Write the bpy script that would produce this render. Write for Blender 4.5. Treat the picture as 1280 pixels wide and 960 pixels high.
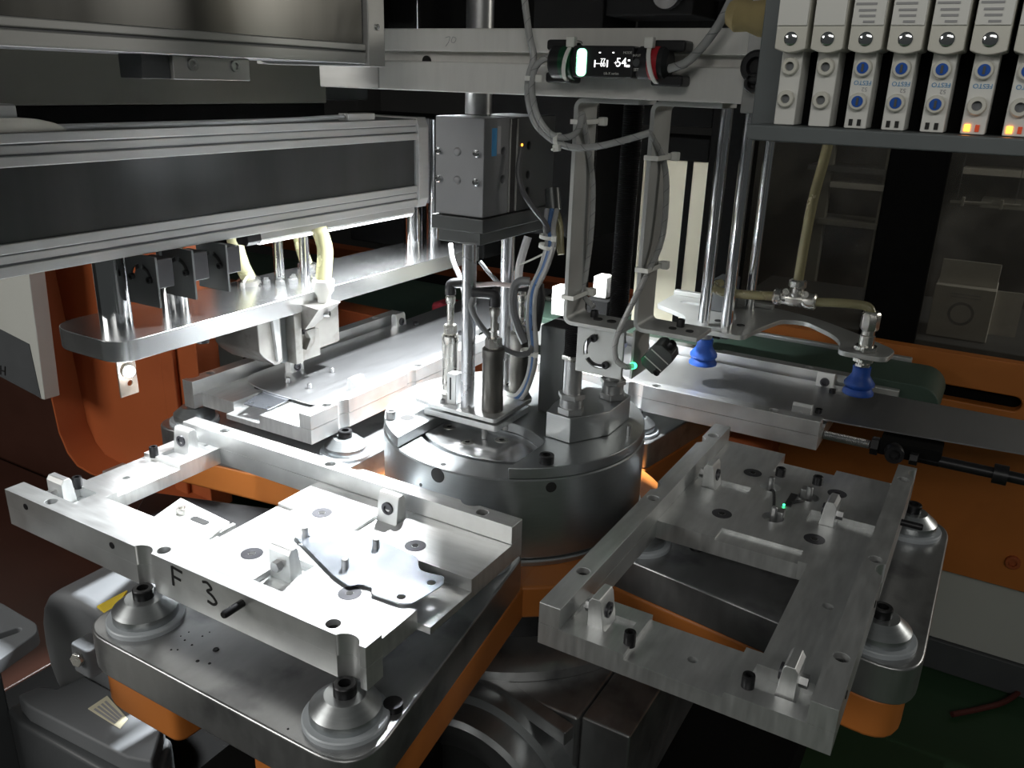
import bpy, bmesh, math, random
from mathutils import Vector, Matrix
random.seed(7)
for o in list(bpy.data.objects): bpy.data.objects.remove(o, do_unlink=True)
S = bpy.context.scene
COL = S.collection
PI = math.pi

# ------------------------------------------------------------------ camera
# machine frame: X to the right along the near fixture rails, Y away, Z up; z = 0 is the fixture plate top
CC = Vector((0.4941154, -0.8693963, 0.428505))
CR = Vector((0.86115479, 0.50744468, 0.03020472))
CU = Vector((-0.19661593, 0.27769377, 0.94033417))
CW = Vector((-0.46877991, 0.815712, -0.33890903))
FPX = 1053.2
cam_d = bpy.data.cameras.new('camera'); cam = bpy.data.objects.new('camera', cam_d); COL.objects.link(cam)
cam_d.sensor_fit = 'HORIZONTAL'; cam_d.sensor_width = 36.0; cam_d.lens = FPX / 1280 * 36.0
cam_d.clip_start = 0.01; cam_d.clip_end = 50
cam.matrix_world = Matrix(((CR.x, CU.x, -CW.x, CC.x), (CR.y, CU.y, -CW.y, CC.y), (CR.z, CU.z, -CW.z, CC.z), (0, 0, 0, 1)))
S.camera = cam
LED_W, SPOT_W, WORK_W = 2.0, 1.2, 52.0   # watts of the LED bar under the beam, the small LED spot and the work lamp behind the cross beam

def at(px, py, **k):
    """point of the place seen at a photo pixel, on the plane X=, Y= or Z="""
    d = CW + CR * ((px - 640) / FPX) - CU * ((py - 480) / FPX)
    a, c = list(k.items())[0]; i = 'XYZ'.index(a)
    return CC + d * ((c - CC[i]) / d[i])

# ------------------------------------------------------------------ world, lights, exposure
w = bpy.data.worlds.new('world'); S.world = w; w.use_nodes = True
w.node_tree.nodes['Background'].inputs[0].default_value = (0.80, 0.86, 0.84, 1)
w.node_tree.nodes['Background'].inputs[1].default_value = 0.045
S.view_settings.view_transform = 'Standard'; S.view_settings.look = 'None'
S.view_settings.exposure = 0.0; S.view_settings.gamma = 1.0; S.view_settings.use_curve_mapping = False

def area(name, loc, target, sx, sy, power, col=(1, 1, 1)):
    l = bpy.data.lights.new(name, 'AREA'); l.shape = 'RECTANGLE'; l.size = sx; l.size_y = sy; l.energy = power; l.color = col
    o = bpy.data.objects.new(name, l); COL.objects.link(o); o.location = loc
    o.rotation_euler = (Vector(target) - Vector(loc)).to_track_quat('-Z', 'Y').to_euler()
    return o
# fill lamps: the first is workshop light from the open side, behind the camera
area('workshop_fill', (1.1, -2.4, 1.35), (0.25, -0.1, 0.35), 1.8, 0.5, 13, (1.0, 0.98, 0.92))
area('workshop_fill', (-1.15, -1.75, 0.85), (-0.3, -0.3, 0.0), 1.0, 0.5, 20, (1.0, 0.98, 0.93))  # unseen fill added at the left to brighten the near frame's front faces
area('workshop_fill', (1.75, 1.35, 0.75), (0.4, 1.5, 0.0), 0.5, 0.3, 11, (1.0, 0.97, 0.90))  # unseen lamp added beyond the door to brighten what stands there

# ------------------------------------------------------------------ materials
MATS = {}
def mat(name, col, metal=0.0, rough=0.5, var=0.12, scale=60.0, stretch=(1, 1, 1), bump=0.0, rvar=0.1, spots=0.0, spotcol=None,
        emis=None, estr=0.0, trans=0.0, ior=1.45, coat=0.0, detail=4.0, spotscale=25.0):
    if name in MATS: return MATS[name]
    m = bpy.data.materials.new(name); m.use_nodes = True; nt = m.node_tree; N = nt.nodes; L = nt.links
    b = N['Principled BSDF']
    b.inputs['Metallic'].default_value = metal; b.inputs['IOR'].default_value = ior
    b.inputs['Transmission Weight'].default_value = trans; b.inputs['Coat Weight'].default_value = coat
    tc = N.new('ShaderNodeTexCoord'); mp = N.new('ShaderNodeMapping'); mp.inputs['Scale'].default_value = stretch
    L.new(tc.outputs['Object'], mp.inputs['Vector'])
    nz = N.new('ShaderNodeTexNoise'); nz.inputs['Scale'].default_value = scale; nz.inputs['Detail'].default_value = detail
    L.new(mp.outputs[0], nz.inputs['Vector'])
    mx = N.new('ShaderNodeMix'); mx.data_type = 'RGBA'
    mx.inputs['A'].default_value = (*[max(0, c * (1 - var)) for c in col], 1); mx.inputs['B'].default_value = (*[min(1, c * (1 + var)) for c in col], 1)
    L.new(nz.outputs['Fac'], mx.inputs['Factor'])
    out = mx.outputs['Result']
    if spots > 0:
        n2 = N.new('ShaderNodeTexNoise'); n2.inputs['Scale'].default_value = spotscale; n2.inputs['Detail'].default_value = 6
        L.new(tc.outputs['Object'], n2.inputs['Vector'])
        r2 = N.new('ShaderNodeValToRGB'); r2.color_ramp.elements[0].position = 0.56; r2.color_ramp.elements[1].position = 0.70
        r2.color_ramp.elements[1].color = (spots, spots, spots, 1)
        L.new(n2.outputs['Fac'], r2.inputs[0])
        m2 = N.new('ShaderNodeMix'); m2.data_type = 'RGBA'; L.new(r2.outputs[0], m2.inputs['Factor']); L.new(out, m2.inputs['A'])
        m2.inputs['B'].default_value = (*(spotcol or [c * 0.4 for c in col]), 1); out = m2.outputs['Result']
    L.new(out, b.inputs['Base Color'])
    mr = N.new('ShaderNodeMapRange'); mr.inputs['To Min'].default_value = max(0.02, rough - rvar); mr.inputs['To Max'].default_value = min(1, rough + rvar)
    L.new(nz.outputs['Fac'], mr.inputs['Value']); L.new(mr.outputs[0], b.inputs['Roughness'])
    if bump > 0:
        bp = N.new('ShaderNodeBump'); bp.inputs['Strength'].default_value = bump; bp.inputs['Distance'].default_value = 0.001
        L.new(nz.outputs['Fac'], bp.inputs['Height']); L.new(bp.outputs[0], b.inputs['Normal'])
    if emis:
        b.inputs['Emission Color'].default_value = (*emis, 1); b.inputs['Emission Strength'].default_value = estr
    MATS[name] = m
    return m

ALU = mat('milled_aluminium', (0.66, 0.67, 0.67), 0.85, 0.40, 0.22, 30, (1, 6, 1), 0.08, 0.10, 0.55, (0.42, 0.43, 0.43), spotscale=11)
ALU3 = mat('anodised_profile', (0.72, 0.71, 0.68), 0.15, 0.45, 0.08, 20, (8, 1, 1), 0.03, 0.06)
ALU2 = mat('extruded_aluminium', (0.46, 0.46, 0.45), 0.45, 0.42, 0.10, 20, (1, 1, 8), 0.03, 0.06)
ALUP = mat('polished_aluminium', (0.78, 0.79, 0.80), 0.95, 0.24, 0.06, 30, (1, 8, 1), 0.02, 0.05)
STEEL = mat('ground_steel', (0.40, 0.405, 0.41), 0.85, 0.34, 0.18, 30, (3, 1, 1), 0.05, 0.1, 0.5, (0.10, 0.10, 0.11), spotscale=18)
DRUM = mat('turned_steel', (0.42, 0.44, 0.45), 0.9, 0.34, 0.10, 60, (1, 1, 12), 0.04, 0.05)
CHROME = mat('chrome_rod', (0.80, 0.81, 0.83), 1.0, 0.13, 0.02, 20, rvar=0.005)
NICKEL = mat('nickel_fitting', (0.62, 0.61, 0.58), 0.95, 0.28, 0.10, 60)
BLADE = mat('blade_steel', (0.66, 0.67, 0.69), 0.95, 0.33, 0.06, 14, (8, 1, 1), 0.03, 0.06)
CLIPM = mat('zinc_sheet', (0.70, 0.75, 0.84), 0.95, 0.22, 0.05, 20)
BLACKOX = mat('black_oxide', (0.025, 0.025, 0.027), 0.6, 0.38, 0.3, 80)
BLACKPL = mat('black_plastic', (0.018, 0.018, 0.020), 0.0, 0.42, 0.2, 60)
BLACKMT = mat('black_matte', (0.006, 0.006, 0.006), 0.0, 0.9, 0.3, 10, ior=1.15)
BORE = mat('dark_bore', (0.02, 0.02, 0.02), 0.3, 0.6, 0.3, 60)
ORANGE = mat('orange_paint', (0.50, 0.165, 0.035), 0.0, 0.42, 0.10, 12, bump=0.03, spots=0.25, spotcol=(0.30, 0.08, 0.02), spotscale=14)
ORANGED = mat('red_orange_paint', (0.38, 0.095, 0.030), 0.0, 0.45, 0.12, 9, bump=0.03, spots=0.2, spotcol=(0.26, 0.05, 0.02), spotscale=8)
GREYPAINT = mat('grey_machine_paint', (0.15, 0.158, 0.168), 0.0, 0.6, 0.08, 30, bump=0.04)
DARKGREY = mat('dark_grey_paint', (0.075, 0.08, 0.085), 0.0, 0.5, 0.12, 30)
ANODGREY = mat('grey_anodised', (0.20, 0.205, 0.215), 0.35, 0.42, 0.05, 50)
ANODDARK = mat('dark_anodised', (0.085, 0.09, 0.09), 0.5, 0.35, 0.10, 40)
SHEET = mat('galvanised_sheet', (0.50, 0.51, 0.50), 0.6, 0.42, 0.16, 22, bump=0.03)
MIRROR = mat('dark_cover_band', (0.060, 0.061, 0.060), 0.45, 0.22, 0.5, 5, (1, 3, 0.3), 0.0, 0.08)
MIRROR2 = mat('streaked_cover_band', (0.11, 0.108, 0.10), 0.6, 0.24, 0.6, 6, (1, 3, 0.25), 0.0, 0.1)  # lighter, streaky band: reflected light put into its colour
SATIN = mat('satin_rod', (0.66, 0.67, 0.70), 0.95, 0.27, 0.05, 20, rvar=0.04)
DKSCREW = mat('dark_screw', (0.085, 0.085, 0.095), 0.75, 0.35, 0.15, 60)
SHADEPROBE = mat('shaded_probe_steel', (0.13, 0.125, 0.115), 0.85, 0.36, 0.2, 40)  # darker copy for two probes: the press plates' shadow put into the colour
DKBROWN = mat('dark_brown', (0.040, 0.016, 0.011), 0.0, 0.35, 0.3, 8)  # one even dark brown for the press front plate and bed wing
WHITEPL = mat('white_plastic', (0.70, 0.70, 0.67), 0.0, 0.42, 0.04, 40)
CREAMPL = mat('ivory_plastic', (0.62, 0.61, 0.55), 0.0, 0.45, 0.05, 40)
TRAY = mat('tray_grey', (0.13, 0.145, 0.15), 0.2, 0.45, 0.08, 50)
BLUEPL = mat('blue_plastic', (0.012, 0.09, 0.42), 0.0, 0.4, 0.1, 60)
BLUERUB = mat('blue_rubber', (0.010, 0.065, 0.33), 0.0, 0.5, 0.12, 60)
TIE = mat('nylon_tie', (0.78, 0.78, 0.74), 0.0, 0.45, 0.05, 40)
HOSE = mat('yellowed_clear_hose', (0.62, 0.60, 0.36), 0.0, 0.25, 0.08, 20, trans=0.35)
HOSED = mat('grimy_clear_hose', (0.33, 0.30, 0.17), 0.0, 0.25, 0.10, 20, trans=0.3)
WRAP = mat('clear_spiral_wrap', (0.46, 0.465, 0.46), 0.0, 0.18, 0.2, 60, trans=0.2)
CABLE = mat('grey_cable', (0.16, 0.165, 0.17), 0.0, 0.4, 0.12, 40)
CABLEW = mat('white_cable', (0.62, 0.62, 0.63), 0.0, 0.4, 0.06, 40)
CABLEB = mat('blue_tube', (0.10, 0.20, 0.42), 0.0, 0.25, 0.1, 40, trans=0.3)
CREAM = mat('cream_cover', (0.70, 0.66, 0.52), 0.0, 0.45, 0.05, 20, spots=0.3, spotcol=(0.45, 0.36, 0.24), spotscale=9)
GREENB = mat('green_belt', (0.050, 0.085, 0.065), 0.0, 0.55, 0.2, 20)
GREENF = mat('green_floor_paint', (0.025, 0.065, 0.028), 0.0, 0.5, 0.2, 6)
WHITEPANEL = mat('white_cabinet_paint', (0.50, 0.51, 0.48), 0.0, 0.5, 0.05, 10)
OLIVE = mat('olive_grey_paint', (0.19, 0.19, 0.165), 0.0, 0.5, 0.06, 20)
WALLD = mat('dark_wall', (0.020, 0.020, 0.020), 0.0, 0.8, 0.4, 3)
BEDM = mat('concrete_bed', (0.33, 0.33, 0.31), 0.0, 0.7, 0.15, 20)
CARTON = mat('white_carton', (0.50, 0.49, 0.45), 0.0, 0.7, 0.06, 20)
TAPE = mat('masking_tape', (0.60, 0.57, 0.50), 0.0, 0.6, 0.06, 40)
YELLOW = mat('yellow_sticker', (0.75, 0.55, 0.05), 0.0, 0.5, 0.1, 40)
PLATEM = mat('nameplate_cream', (0.68, 0.64, 0.48), 0.0, 0.4, 0.1, 80)
INK = mat('black_ink', (0.006, 0.006, 0.006), 0.0, 0.6, 0.1, 40)
GREYINK = mat('grey_print', (0.33, 0.33, 0.34), 0.0, 0.6, 0.05, 40)
BLUEINK = mat('blue_print', (0.05, 0.25, 0.50), 0.0, 0.6, 0.05, 40)
REDPL = mat('red_ring', (0.42, 0.02, 0.03), 0.0, 0.4, 0.1, 40)
REDFAR = mat('red_cloth', (0.55, 0.06, 0.09), 0.0, 0.7, 0.1, 20)
PTFE = mat('pale_washer', (0.42, 0.45, 0.48), 0.1, 0.45, 0.05, 40)
SPONGE = mat('tan_sponge', (0.36, 0.29, 0.14), 0.0, 0.9, 0.3, 60, bump=0.3)
GREENLED = mat('green_led', (0.02, 0.3, 0.12), 0, 0.4, 0, emis=(0.05, 1.0, 0.35), estr=4.0)
GREENLEDW = mat('green_led_core', (0.1, 0.6, 0.3), 0, 0.4, 0, emis=(0.35, 1.0, 0.60), estr=3.2)
ORANGELED = mat('orange_led', (0.6, 0.2, 0.02), 0, 0.4, 0, emis=(1.0, 0.30, 0.03), estr=5.0)
ORANGEDIM = mat('red_led_window', (0.35, 0.04, 0.02), 0, 0.4, 0, emis=(1.0, 0.12, 0.03), estr=0.25)
OLED = mat('oled_white', (0.8, 0.8, 0.8), 0, 0.4, 0, emis=(1, 1, 1), estr=1.6)
LEDWHITE = mat('led_white', (0.9, 0.9, 0.9), 0, 0.4, 0, emis=(0.95, 0.98, 1.0), estr=120.0)
SHEETSHADE = mat('shaded_sheet', (0.10, 0.105, 0.105), 0.5, 0.42, 0.16, 22)  # darker copy of the galvanised sheet: shade under the beam in its colour
WORN = mat('worn_metal', (0.33, 0.32, 0.30), 0.85, 0.36, 0.3, 30, bump=0.06, spots=0.5, spotcol=(0.16, 0.14, 0.12), spotscale=40)
TUBEWHITE = mat('led_tube_diffuser', (0.9, 0.9, 0.9), 0, 0.4, 0, emis=(0.95, 0.99, 1.0), estr=6.0)

def glass_mat():
    m = bpy.data.materials.new('smoked_acrylic'); m.use_nodes = True; nt = m.node_tree; N = nt.nodes; L = nt.links
    b = N['Principled BSDF']; out = N['Material Output']
    tc = N.new('ShaderNodeTexCoord'); nz = N.new('ShaderNodeTexNoise'); nz.inputs['Scale'].default_value = 7; nz.inputs['Detail'].default_value = 8
    L.new(tc.outputs['Object'], nz.inputs['Vector'])
    rp = N.new('ShaderNodeValToRGB'); rp.color_ramp.elements[0].position = 0.45; rp.color_ramp.elements[0].color = (0.12, 0.12, 0.12, 1)
    rp.color_ramp.elements[1].position = 0.8; rp.color_ramp.elements[1].color = (0.45, 0.45, 0.45, 1)
    L.new(nz.outputs['Fac'], rp.inputs[0])
    b.inputs['Base Color'].default_value = (0.30, 0.29, 0.26, 1); b.inputs['Roughness'].default_value = 0.12
    tr = N.new('ShaderNodeBsdfTransparent'); tr.inputs[0].default_value = (0.72, 0.71, 0.68, 1)
    mx = N.new('ShaderNodeMixShader'); L.new(rp.outputs[0], mx.inputs[0]); L.new(tr.outputs[0], mx.inputs[1]); L.new(b.outputs[0], mx.inputs[2])
    L.new(mx.outputs[0], out.inputs[0])
    return m
ACRYL = glass_mat()

# ------------------------------------------------------------------ mesh helpers
class MB:
    def __init__(s): s.v = []; s.f = []
    def add(s, vs, fs):
        n = len(s.v); s.v += [tuple(p) for p in vs]; s.f += [tuple(i + n for i in f) for f in fs]; return s
    def box(s, x0, x1, y0, y1, z0, z1):
        return s.add([(x0, y0, z0), (x1, y0, z0), (x1, y1, z0), (x0, y1, z0), (x0, y0, z1), (x1, y0, z1), (x1, y1, z1), (x0, y1, z1)],
                     [(3, 2, 1, 0), (4, 5, 6, 7), (0, 1, 5, 4), (1, 2, 6, 5), (2, 3, 7, 6), (3, 0, 4, 7)])
    def prism(s, poly, a, b, axis='Z'):
        """poly in (x,y) for Z, (x,z) for Y, (y,z) for X; extruded from a to b"""
        ar = sum(p[0] * q[1] - q[0] * p[1] for p, q in zip(poly, poly[1:] + poly[:1]))
        if ar < 0: poly = poly[::-1]
        n = len(poly)
        if a > b: a, b = b, a
        if axis == 'Z': vs = [(x, y, a) for x, y in poly] + [(x, y, b) for x, y in poly]; flip = False
        elif axis == 'Y': vs = [(x, a, z) for x, z in poly] + [(x, b, z) for x, z in poly]; flip = True
        else: vs = [(a, y, z) for y, z in poly] + [(b, y, z) for y, z in poly]; flip = False
        fs = [tuple(range(n - 1, -1, -1)), tuple(range(n, 2 * n))] + [(i, (i + 1) % n, n + (i + 1) % n, n + i) for i in range(n)]
        if flip: fs = [f[::-1] for f in fs]
        return s.add(vs, fs)
    def frame(s, d):
        d = Vector(d).normalized(); a = Vector((0, 0, 1)) if abs(d.z) < 0.9 else Vector((1, 0, 0))
        x = a.cross(d).normalized(); return x, d.cross(x), d
    def lathe(s, o, d, prof, n=24, rot=0.0):
        """prof: list of (radius, distance along d); capped at both ends"""
        o = Vector(o); x, y, d = s.frame(d); vs = []; fs = []
        for r, h in prof:
            for i in range(n):
                t = rot + 2 * PI * i / n; vs.append(o + d * h + (x * math.cos(t) + y * math.sin(t)) * max(r, 1e-5))
        k = len(prof)
        for j in range(k - 1):
            for i in range(n):
                a = j * n + i; b = j * n + (i + 1) % n; fs.append((a, b, b + n, a + n))
        fs.append(tuple(range(n - 1, -1, -1))); fs.append(tuple((k - 1) * n + i for i in range(n)))
        return s.add(vs, fs)
    def cyl(s, p0, p1, r0, r1=None, n=24, rot=0.0):
        p0 = Vector(p0); p1 = Vector(p1); return s.lathe(p0, p1 - p0, [(r0, 0), (r0 if r1 is None else r1, (p1 - p0).length)], n, rot)
    def tube(s, pts, r, n=10, sub=6, smooth=True, taper=None):
        P = [Vector(p) for p in pts]
        if smooth and len(P) > 2:
            Q = []; E = [P[0] * 2 - P[1]] + P + [P[-1] * 2 - P[-2]]
            for i in range(1, len(E) - 2):
                a, b, c, d = E[i - 1:i + 3]
                for k in range(sub):
                    t = k / sub; Q.append(0.5 * ((2 * b) + (c - a) * t + (2 * a - 5 * b + 4 * c - d) * t * t + (3 * b - a - 3 * c + d) * t ** 3))
            Q.append(P[-1]); P = Q
        x = None; vs = []; m = len(P)
        for i, p in enumerate(P):
            d = (P[min(i + 1, m - 1)] - P[max(i - 1, 0)]).normalized()
            if x is None: x, y, _ = s.frame(d)
            else:
                x = (x - d * x.dot(d)).normalized(); y = d.cross(x)
            rr = r if taper is None else r + (taper - r) * i / (m - 1)
            for k in range(n):
                t = 2 * PI * k / n; vs.append(p + (x * math.cos(t) + y * math.sin(t)) * rr)
        fs = [(j * n + i, j * n + (i + 1) % n, (j + 1) * n + (i + 1) % n, (j + 1) * n + i) for j in range(m - 1) for i in range(n)]
        fs += [tuple(range(n - 1, -1, -1)), tuple((m - 1) * n + i for i in range(n))]
        s.add(vs, fs); s.path = P; return s
    def helix(s, path, R, r, pitch, n=5):
        """thin ridge wound round a path"""
        L = [0]
        for a, b in zip(path, path[1:]): L.append(L[-1] + (b - a).length)
        tot = L[-1]; N = int(tot / pitch * 10); pts = []; x = None; j = 0
        for i in range(N + 1):
            l = tot * i / N
            while j < len(path) - 2 and L[j + 1] < l: j += 1
            t = (l - L[j]) / max(1e-9, L[j + 1] - L[j]); p = path[j].lerp(path[j + 1], min(1, t)); d = (path[j + 1] - path[j]).normalized()
            if x is None: x, y, _ = s.frame(d)
            x = (x - d * x.dot(d)).normalized(); y = d.cross(x); a = 2 * PI * l / pitch
            pts.append(p + (x * math.cos(a) + y * math.sin(a)) * R)
        return s.tube(pts, r, n, smooth=False)

def children(o): return [c for c in bpy.data.objects if c.parent == o]
ORG = {}
def tag(o, label=None, cat=None, group=None, kind=None):
    if label: o['label'] = label
    if cat: o['category'] = cat
    if group: o['group'] = group
    if kind: o['kind'] = kind
    return o
def thing(name, label, cat, loc=(0, 0, 0), group=None):
    o = bpy.data.objects.new(name, None); COL.objects.link(o); o.location = loc; o.empty_display_size = 0.01
    ORG[o.name] = Vector(loc); return tag(o, label, cat, group)
def link(name, me, material, parent, org):
    o = bpy.data.objects.new(name, me); COL.objects.link(o); me.materials.clear(); me.materials.append(material); ORG[o.name] = Vector(org)
    if parent is not None: o.parent = parent
    else: o.location = org
    return o
def build(mb, name, material, parent=None, bevel=0.0, seg=2, org=None, smooth=32, label=None, cat=None, group=None, kind=None):
    if org is None: org = ORG[parent.name] if parent is not None else (Vector(mb.v[0]) if not mb.v else sum((Vector(p) for p in mb.v), Vector()) / len(mb.v))
    org = Vector(org); me = bpy.data.meshes.new(name)
    me.from_pydata([tuple(Vector(p) - org) for p in mb.v], [], mb.f); me.update(); me.validate()
    for p in me.polygons: p.use_smooth = True
    me.set_sharp_from_angle(angle=math.radians(smooth))
    o = link(name, me, material, parent, org)
    if bevel > 0:
        b = o.modifiers.new('bevel', 'BEVEL'); b.width = bevel; b.segments = seg; b.limit_method = 'ANGLE'; b.angle_limit = math.radians(40)
        b.harden_normals = True
    return tag(o, label, cat, group, kind)
def carve(o, cutters):
    """real holes and pockets: boolean difference, baked into the mesh"""
    org = ORG[o.name]; bev = [(m.width, m.segments) for m in o.modifiers]; o.modifiers.clear()
    par = o.parent; o.parent = None; o.location = (0, 0, 0); tmp = []
    for cb in cutters:
        me = bpy.data.meshes.new('cut'); me.from_pydata([tuple(Vector(p) - org) for p in cb.v], [], cb.f); me.update()
        c = bpy.data.objects.new('cut', me); COL.objects.link(c); tmp.append(c)
        m = o.modifiers.new('bool', 'BOOLEAN'); m.operation = 'DIFFERENCE'; m.object = c; m.solver = 'EXACT'
    bpy.context.view_layer.update()
    dg = bpy.context.evaluated_depsgraph_get(); me2 = bpy.data.meshes.new_from_object(o.evaluated_get(dg))
    old = o.data; o.modifiers.clear(); o.data = me2; me2.name = old.name; bpy.data.meshes.remove(old)
    for c in tmp: bpy.data.objects.remove(c, do_unlink=True)
    for p in me2.polygons: p.use_smooth = True
    me2.set_sharp_from_angle(angle=math.radians(32))
    o.parent = par
    if par is None: o.location = org
    for wd, sg in bev:
        b = o.modifiers.new('bevel', 'BEVEL'); b.width = wd; b.segments = sg; b.limit_method = 'ANGLE'; b.angle_limit = math.radians(40); b.harden_normals = True
    return o
def copy_tree(o, parent=None):
    c = o.copy(); COL.objects.link(c); c.parent = parent; ORG[c.name] = ORG[o.name].copy()
    for ch in children(o): copy_tree(ch, c)
    return c
def moved(o, dv):
    o.location = Vector(o.location) + Vector(dv); return o
def text(txt, o, right, up, size, material, parent, name='lettering', off=0.0):
    cu = bpy.data.curves.new('t', 'FONT'); cu.body = txt; cu.size = size; cu.align_x = 'CENTER'; cu.align_y = 'CENTER'; cu.extrude = 0.0001
    to = bpy.data.objects.new('t', cu); COL.objects.link(to); bpy.context.view_layer.update()
    me = bpy.data.meshes.new_from_object(to.evaluated_get(bpy.context.evaluated_depsgraph_get())); bpy.data.objects.remove(to, do_unlink=True)
    r = Vector(right).normalized(); u = Vector(up).normalized(); n = r.cross(u)
    org = ORG[parent.name]; base = Vector(o) + n * off - org
    M = Matrix(((r.x, u.x, n.x, base.x), (r.y, u.y, n.y, base.y), (r.z, u.z, n.z, base.z), (0, 0, 0, 1))); me.transform(M); me.name = name
    return link(name, me, material, parent, org)
def rk(p, k):
    a, b = p[0], p[1]
    for _ in range(k % 4): a, b = -b, a
    return (a, b, p[2])
def rrect(x0, x1, y0, y1, r, n=6):
    out = []
    for cx, cy, a in ((x1 - r, y0 + r, -90), (x1 - r, y1 - r, 0), (x0 + r, y1 - r, 90), (x0 + r, y0 + r, 180)):
        for i in range(n + 1):
            t = math.radians(a + 90 * i / n); out.append((cx + r * math.cos(t), cy + r * math.sin(t)))
    return out
def rpoly(pts, rs, n=6):
    """polygon with rounded corners"""
    out = []; m = len(pts)
    for i, p in enumerate(pts):
        r = rs[i] if isinstance(rs, (list, tuple)) else rs
        p = Vector((p[0], p[1])); a = Vector(pts[i - 1][:2]) - p; b = Vector(pts[(i + 1) % m][:2]) - p
        if r <= 0: out.append(tuple(p)); continue
        r = min(r, 0.48 * a.length, 0.48 * b.length); q0 = p + a.normalized() * r; q1 = p + b.normalized() * r
        for k in range(n + 1):
            t = k / n; out.append(tuple((1 - t) ** 2 * q0 + 2 * t * (1 - t) * p + t * t * q1))
    return out
def hexscrew(parent, p, d, r, h, material=None, name='cap_screw', sock=True):
    """socket head cap screw: head with a real hexagonal recess"""
    material = material or BLACKOX; p = Vector(p); d = Vector(d).normalized(); mb = MB(); n = 24
    mb.lathe(p, d, [(r, 0), (r, h * 0.9), (r * 0.92, h), (r * 0.56, h), (r * 0.50, h * 0.45)], n)
    return build(mb, name, material, parent)

# ================================================================== SETTING
build(MB().box(-2.2, 2.4, -1.6, 2.6, -0.66, -0.62), 'floor', GREENF, kind='structure')
build(MB().box(-2.2, 2.4, 2.1, 2.16, -0.62, 1.6), 'wall_back', WALLD, kind='structure')
build(MB().box(-1.96, -1.90, -1.6, 2.1, -0.62, 1.6), 'wall_left', WALLD, kind='structure')

# machine bed under the rotary table
bed = thing('machine_bed', 'pale grey machine bed plate low down under the rotary table', 'machine bed', (-0.2, 0.0, -0.62))
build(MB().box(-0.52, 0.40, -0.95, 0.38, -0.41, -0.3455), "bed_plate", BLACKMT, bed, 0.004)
build(MB().box(-1.40, -0.521, -0.95, -0.02, -0.41, -0.3455), 'bed_wing', DKBROWN, bed, 0.004)
build(MB().box(-0.60, -0.34, -0.95, -0.46, -0.3453, -0.337), 'bed_cover', BEDM, bed, 0.003)
for x in (-0.70, 0.31):
    for y in (-0.9, -0.08): build(MB().box(x - 0.04, x + 0.04, y - 0.04, y + 0.04, -0.62, -0.40), 'leg', DARKGREY, bed, 0.003)

# ================================================================== ROTARY TABLE
SLAB = rpoly([(-0.118, -0.178), (0.118, -0.178), (0.168, -0.507), (-0.168, -0.507)], [0.01, 0.01, 0.045, 0.045], 8)
rt = thing('rotary_table', 'orange cast four-armed rotary table beneath the round steel drum', 'rotary table', (0, 0, -0.13))
mb = MB(); mb.cyl((0, 0, -0.131), (0, 0, -0.0908), 0.212, n=72)
build(mb, 'hub', ORANGE, rt, 0.004)
for k in range(4):
    arm = rpoly([(-0.11, -0.12), (0.11, -0.12), (0.163, -0.500), (0.045, -0.500), (0.035, -0.36), (-0.035, -0.36), (-0.045, -0.500), (-0.163, -0.500)],
                [0, 0, 0.04, 0.012, 0.03, 0.03, 0.012, 0.04], 6)
    build(MB().prism([rk((x, y, 0), k)[:2] for x, y in arm], -0.134, -0.0902), 'arm', ORANGE, rt, 0.005)

idx = thing('index_drive', 'dark steel indexing gearbox with a round flange below the table', 'gearbox', (0.05, 0.0, -0.34))
build(MB().cyl((0, 0, -0.185), (0, 0, -0.131), 0.172, n=64), 'neck', BLACKOX, idx)
build(MB().lathe((0, 0, -0.205), (0, 0, 1), [(0.225, 0), (0.225, 0.012), (0.215, 0.018), (0.19, 0.020)], 64), 'base_ring', STEEL, idx)
build(MB().box(-0.085, 0.10, -0.60, -0.30, -0.345, -0.215), 'dark_filler', BLACKMT, idx, 0.004)  # black block added to keep the space below the near arm dark
build(MB().box(-0.20, 0.205, -0.205, 0.20, -0.34, -0.2055), 'housing', STEEL, idx, 0.003)
mb = MB().prism(rpoly([(-0.02, -0.190), (0.112, -0.192), (0.207, -0.215), (0.204, -0.231), (0.108, -0.207), (-0.02, -0.203)], 0.002), -0.222, -0.205)
build(mb, 'top_rail', STEEL, idx, 0.0015)
build(MB().box(0.206, 0.262, -0.197, 0.05, -0.34, -0.208), 'side_block', STEEL, idx, 0.003)
mb = MB().lathe((0.105, -0.20, -0.322), (0, -1, 0), [(0.112, 0), (0.112, 0.030), (0.104, 0.034), (0.104, 0.062), (0.098, 0.066), (0.072, 0.066), (0.072, 0.02)], 64)
build(mb, 'flange', DRUM, idx)
build(MB().cyl((0.105, -0.225, -0.322), (0.105, -0.262, -0.322), 0.0715, n=48), 'flange_cover', ANODDARK, idx)
hexscrew(idx, (0.176, -0.205, -0.252), (0, -1, 0), 0.0095, 0.016, DRUM)

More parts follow.
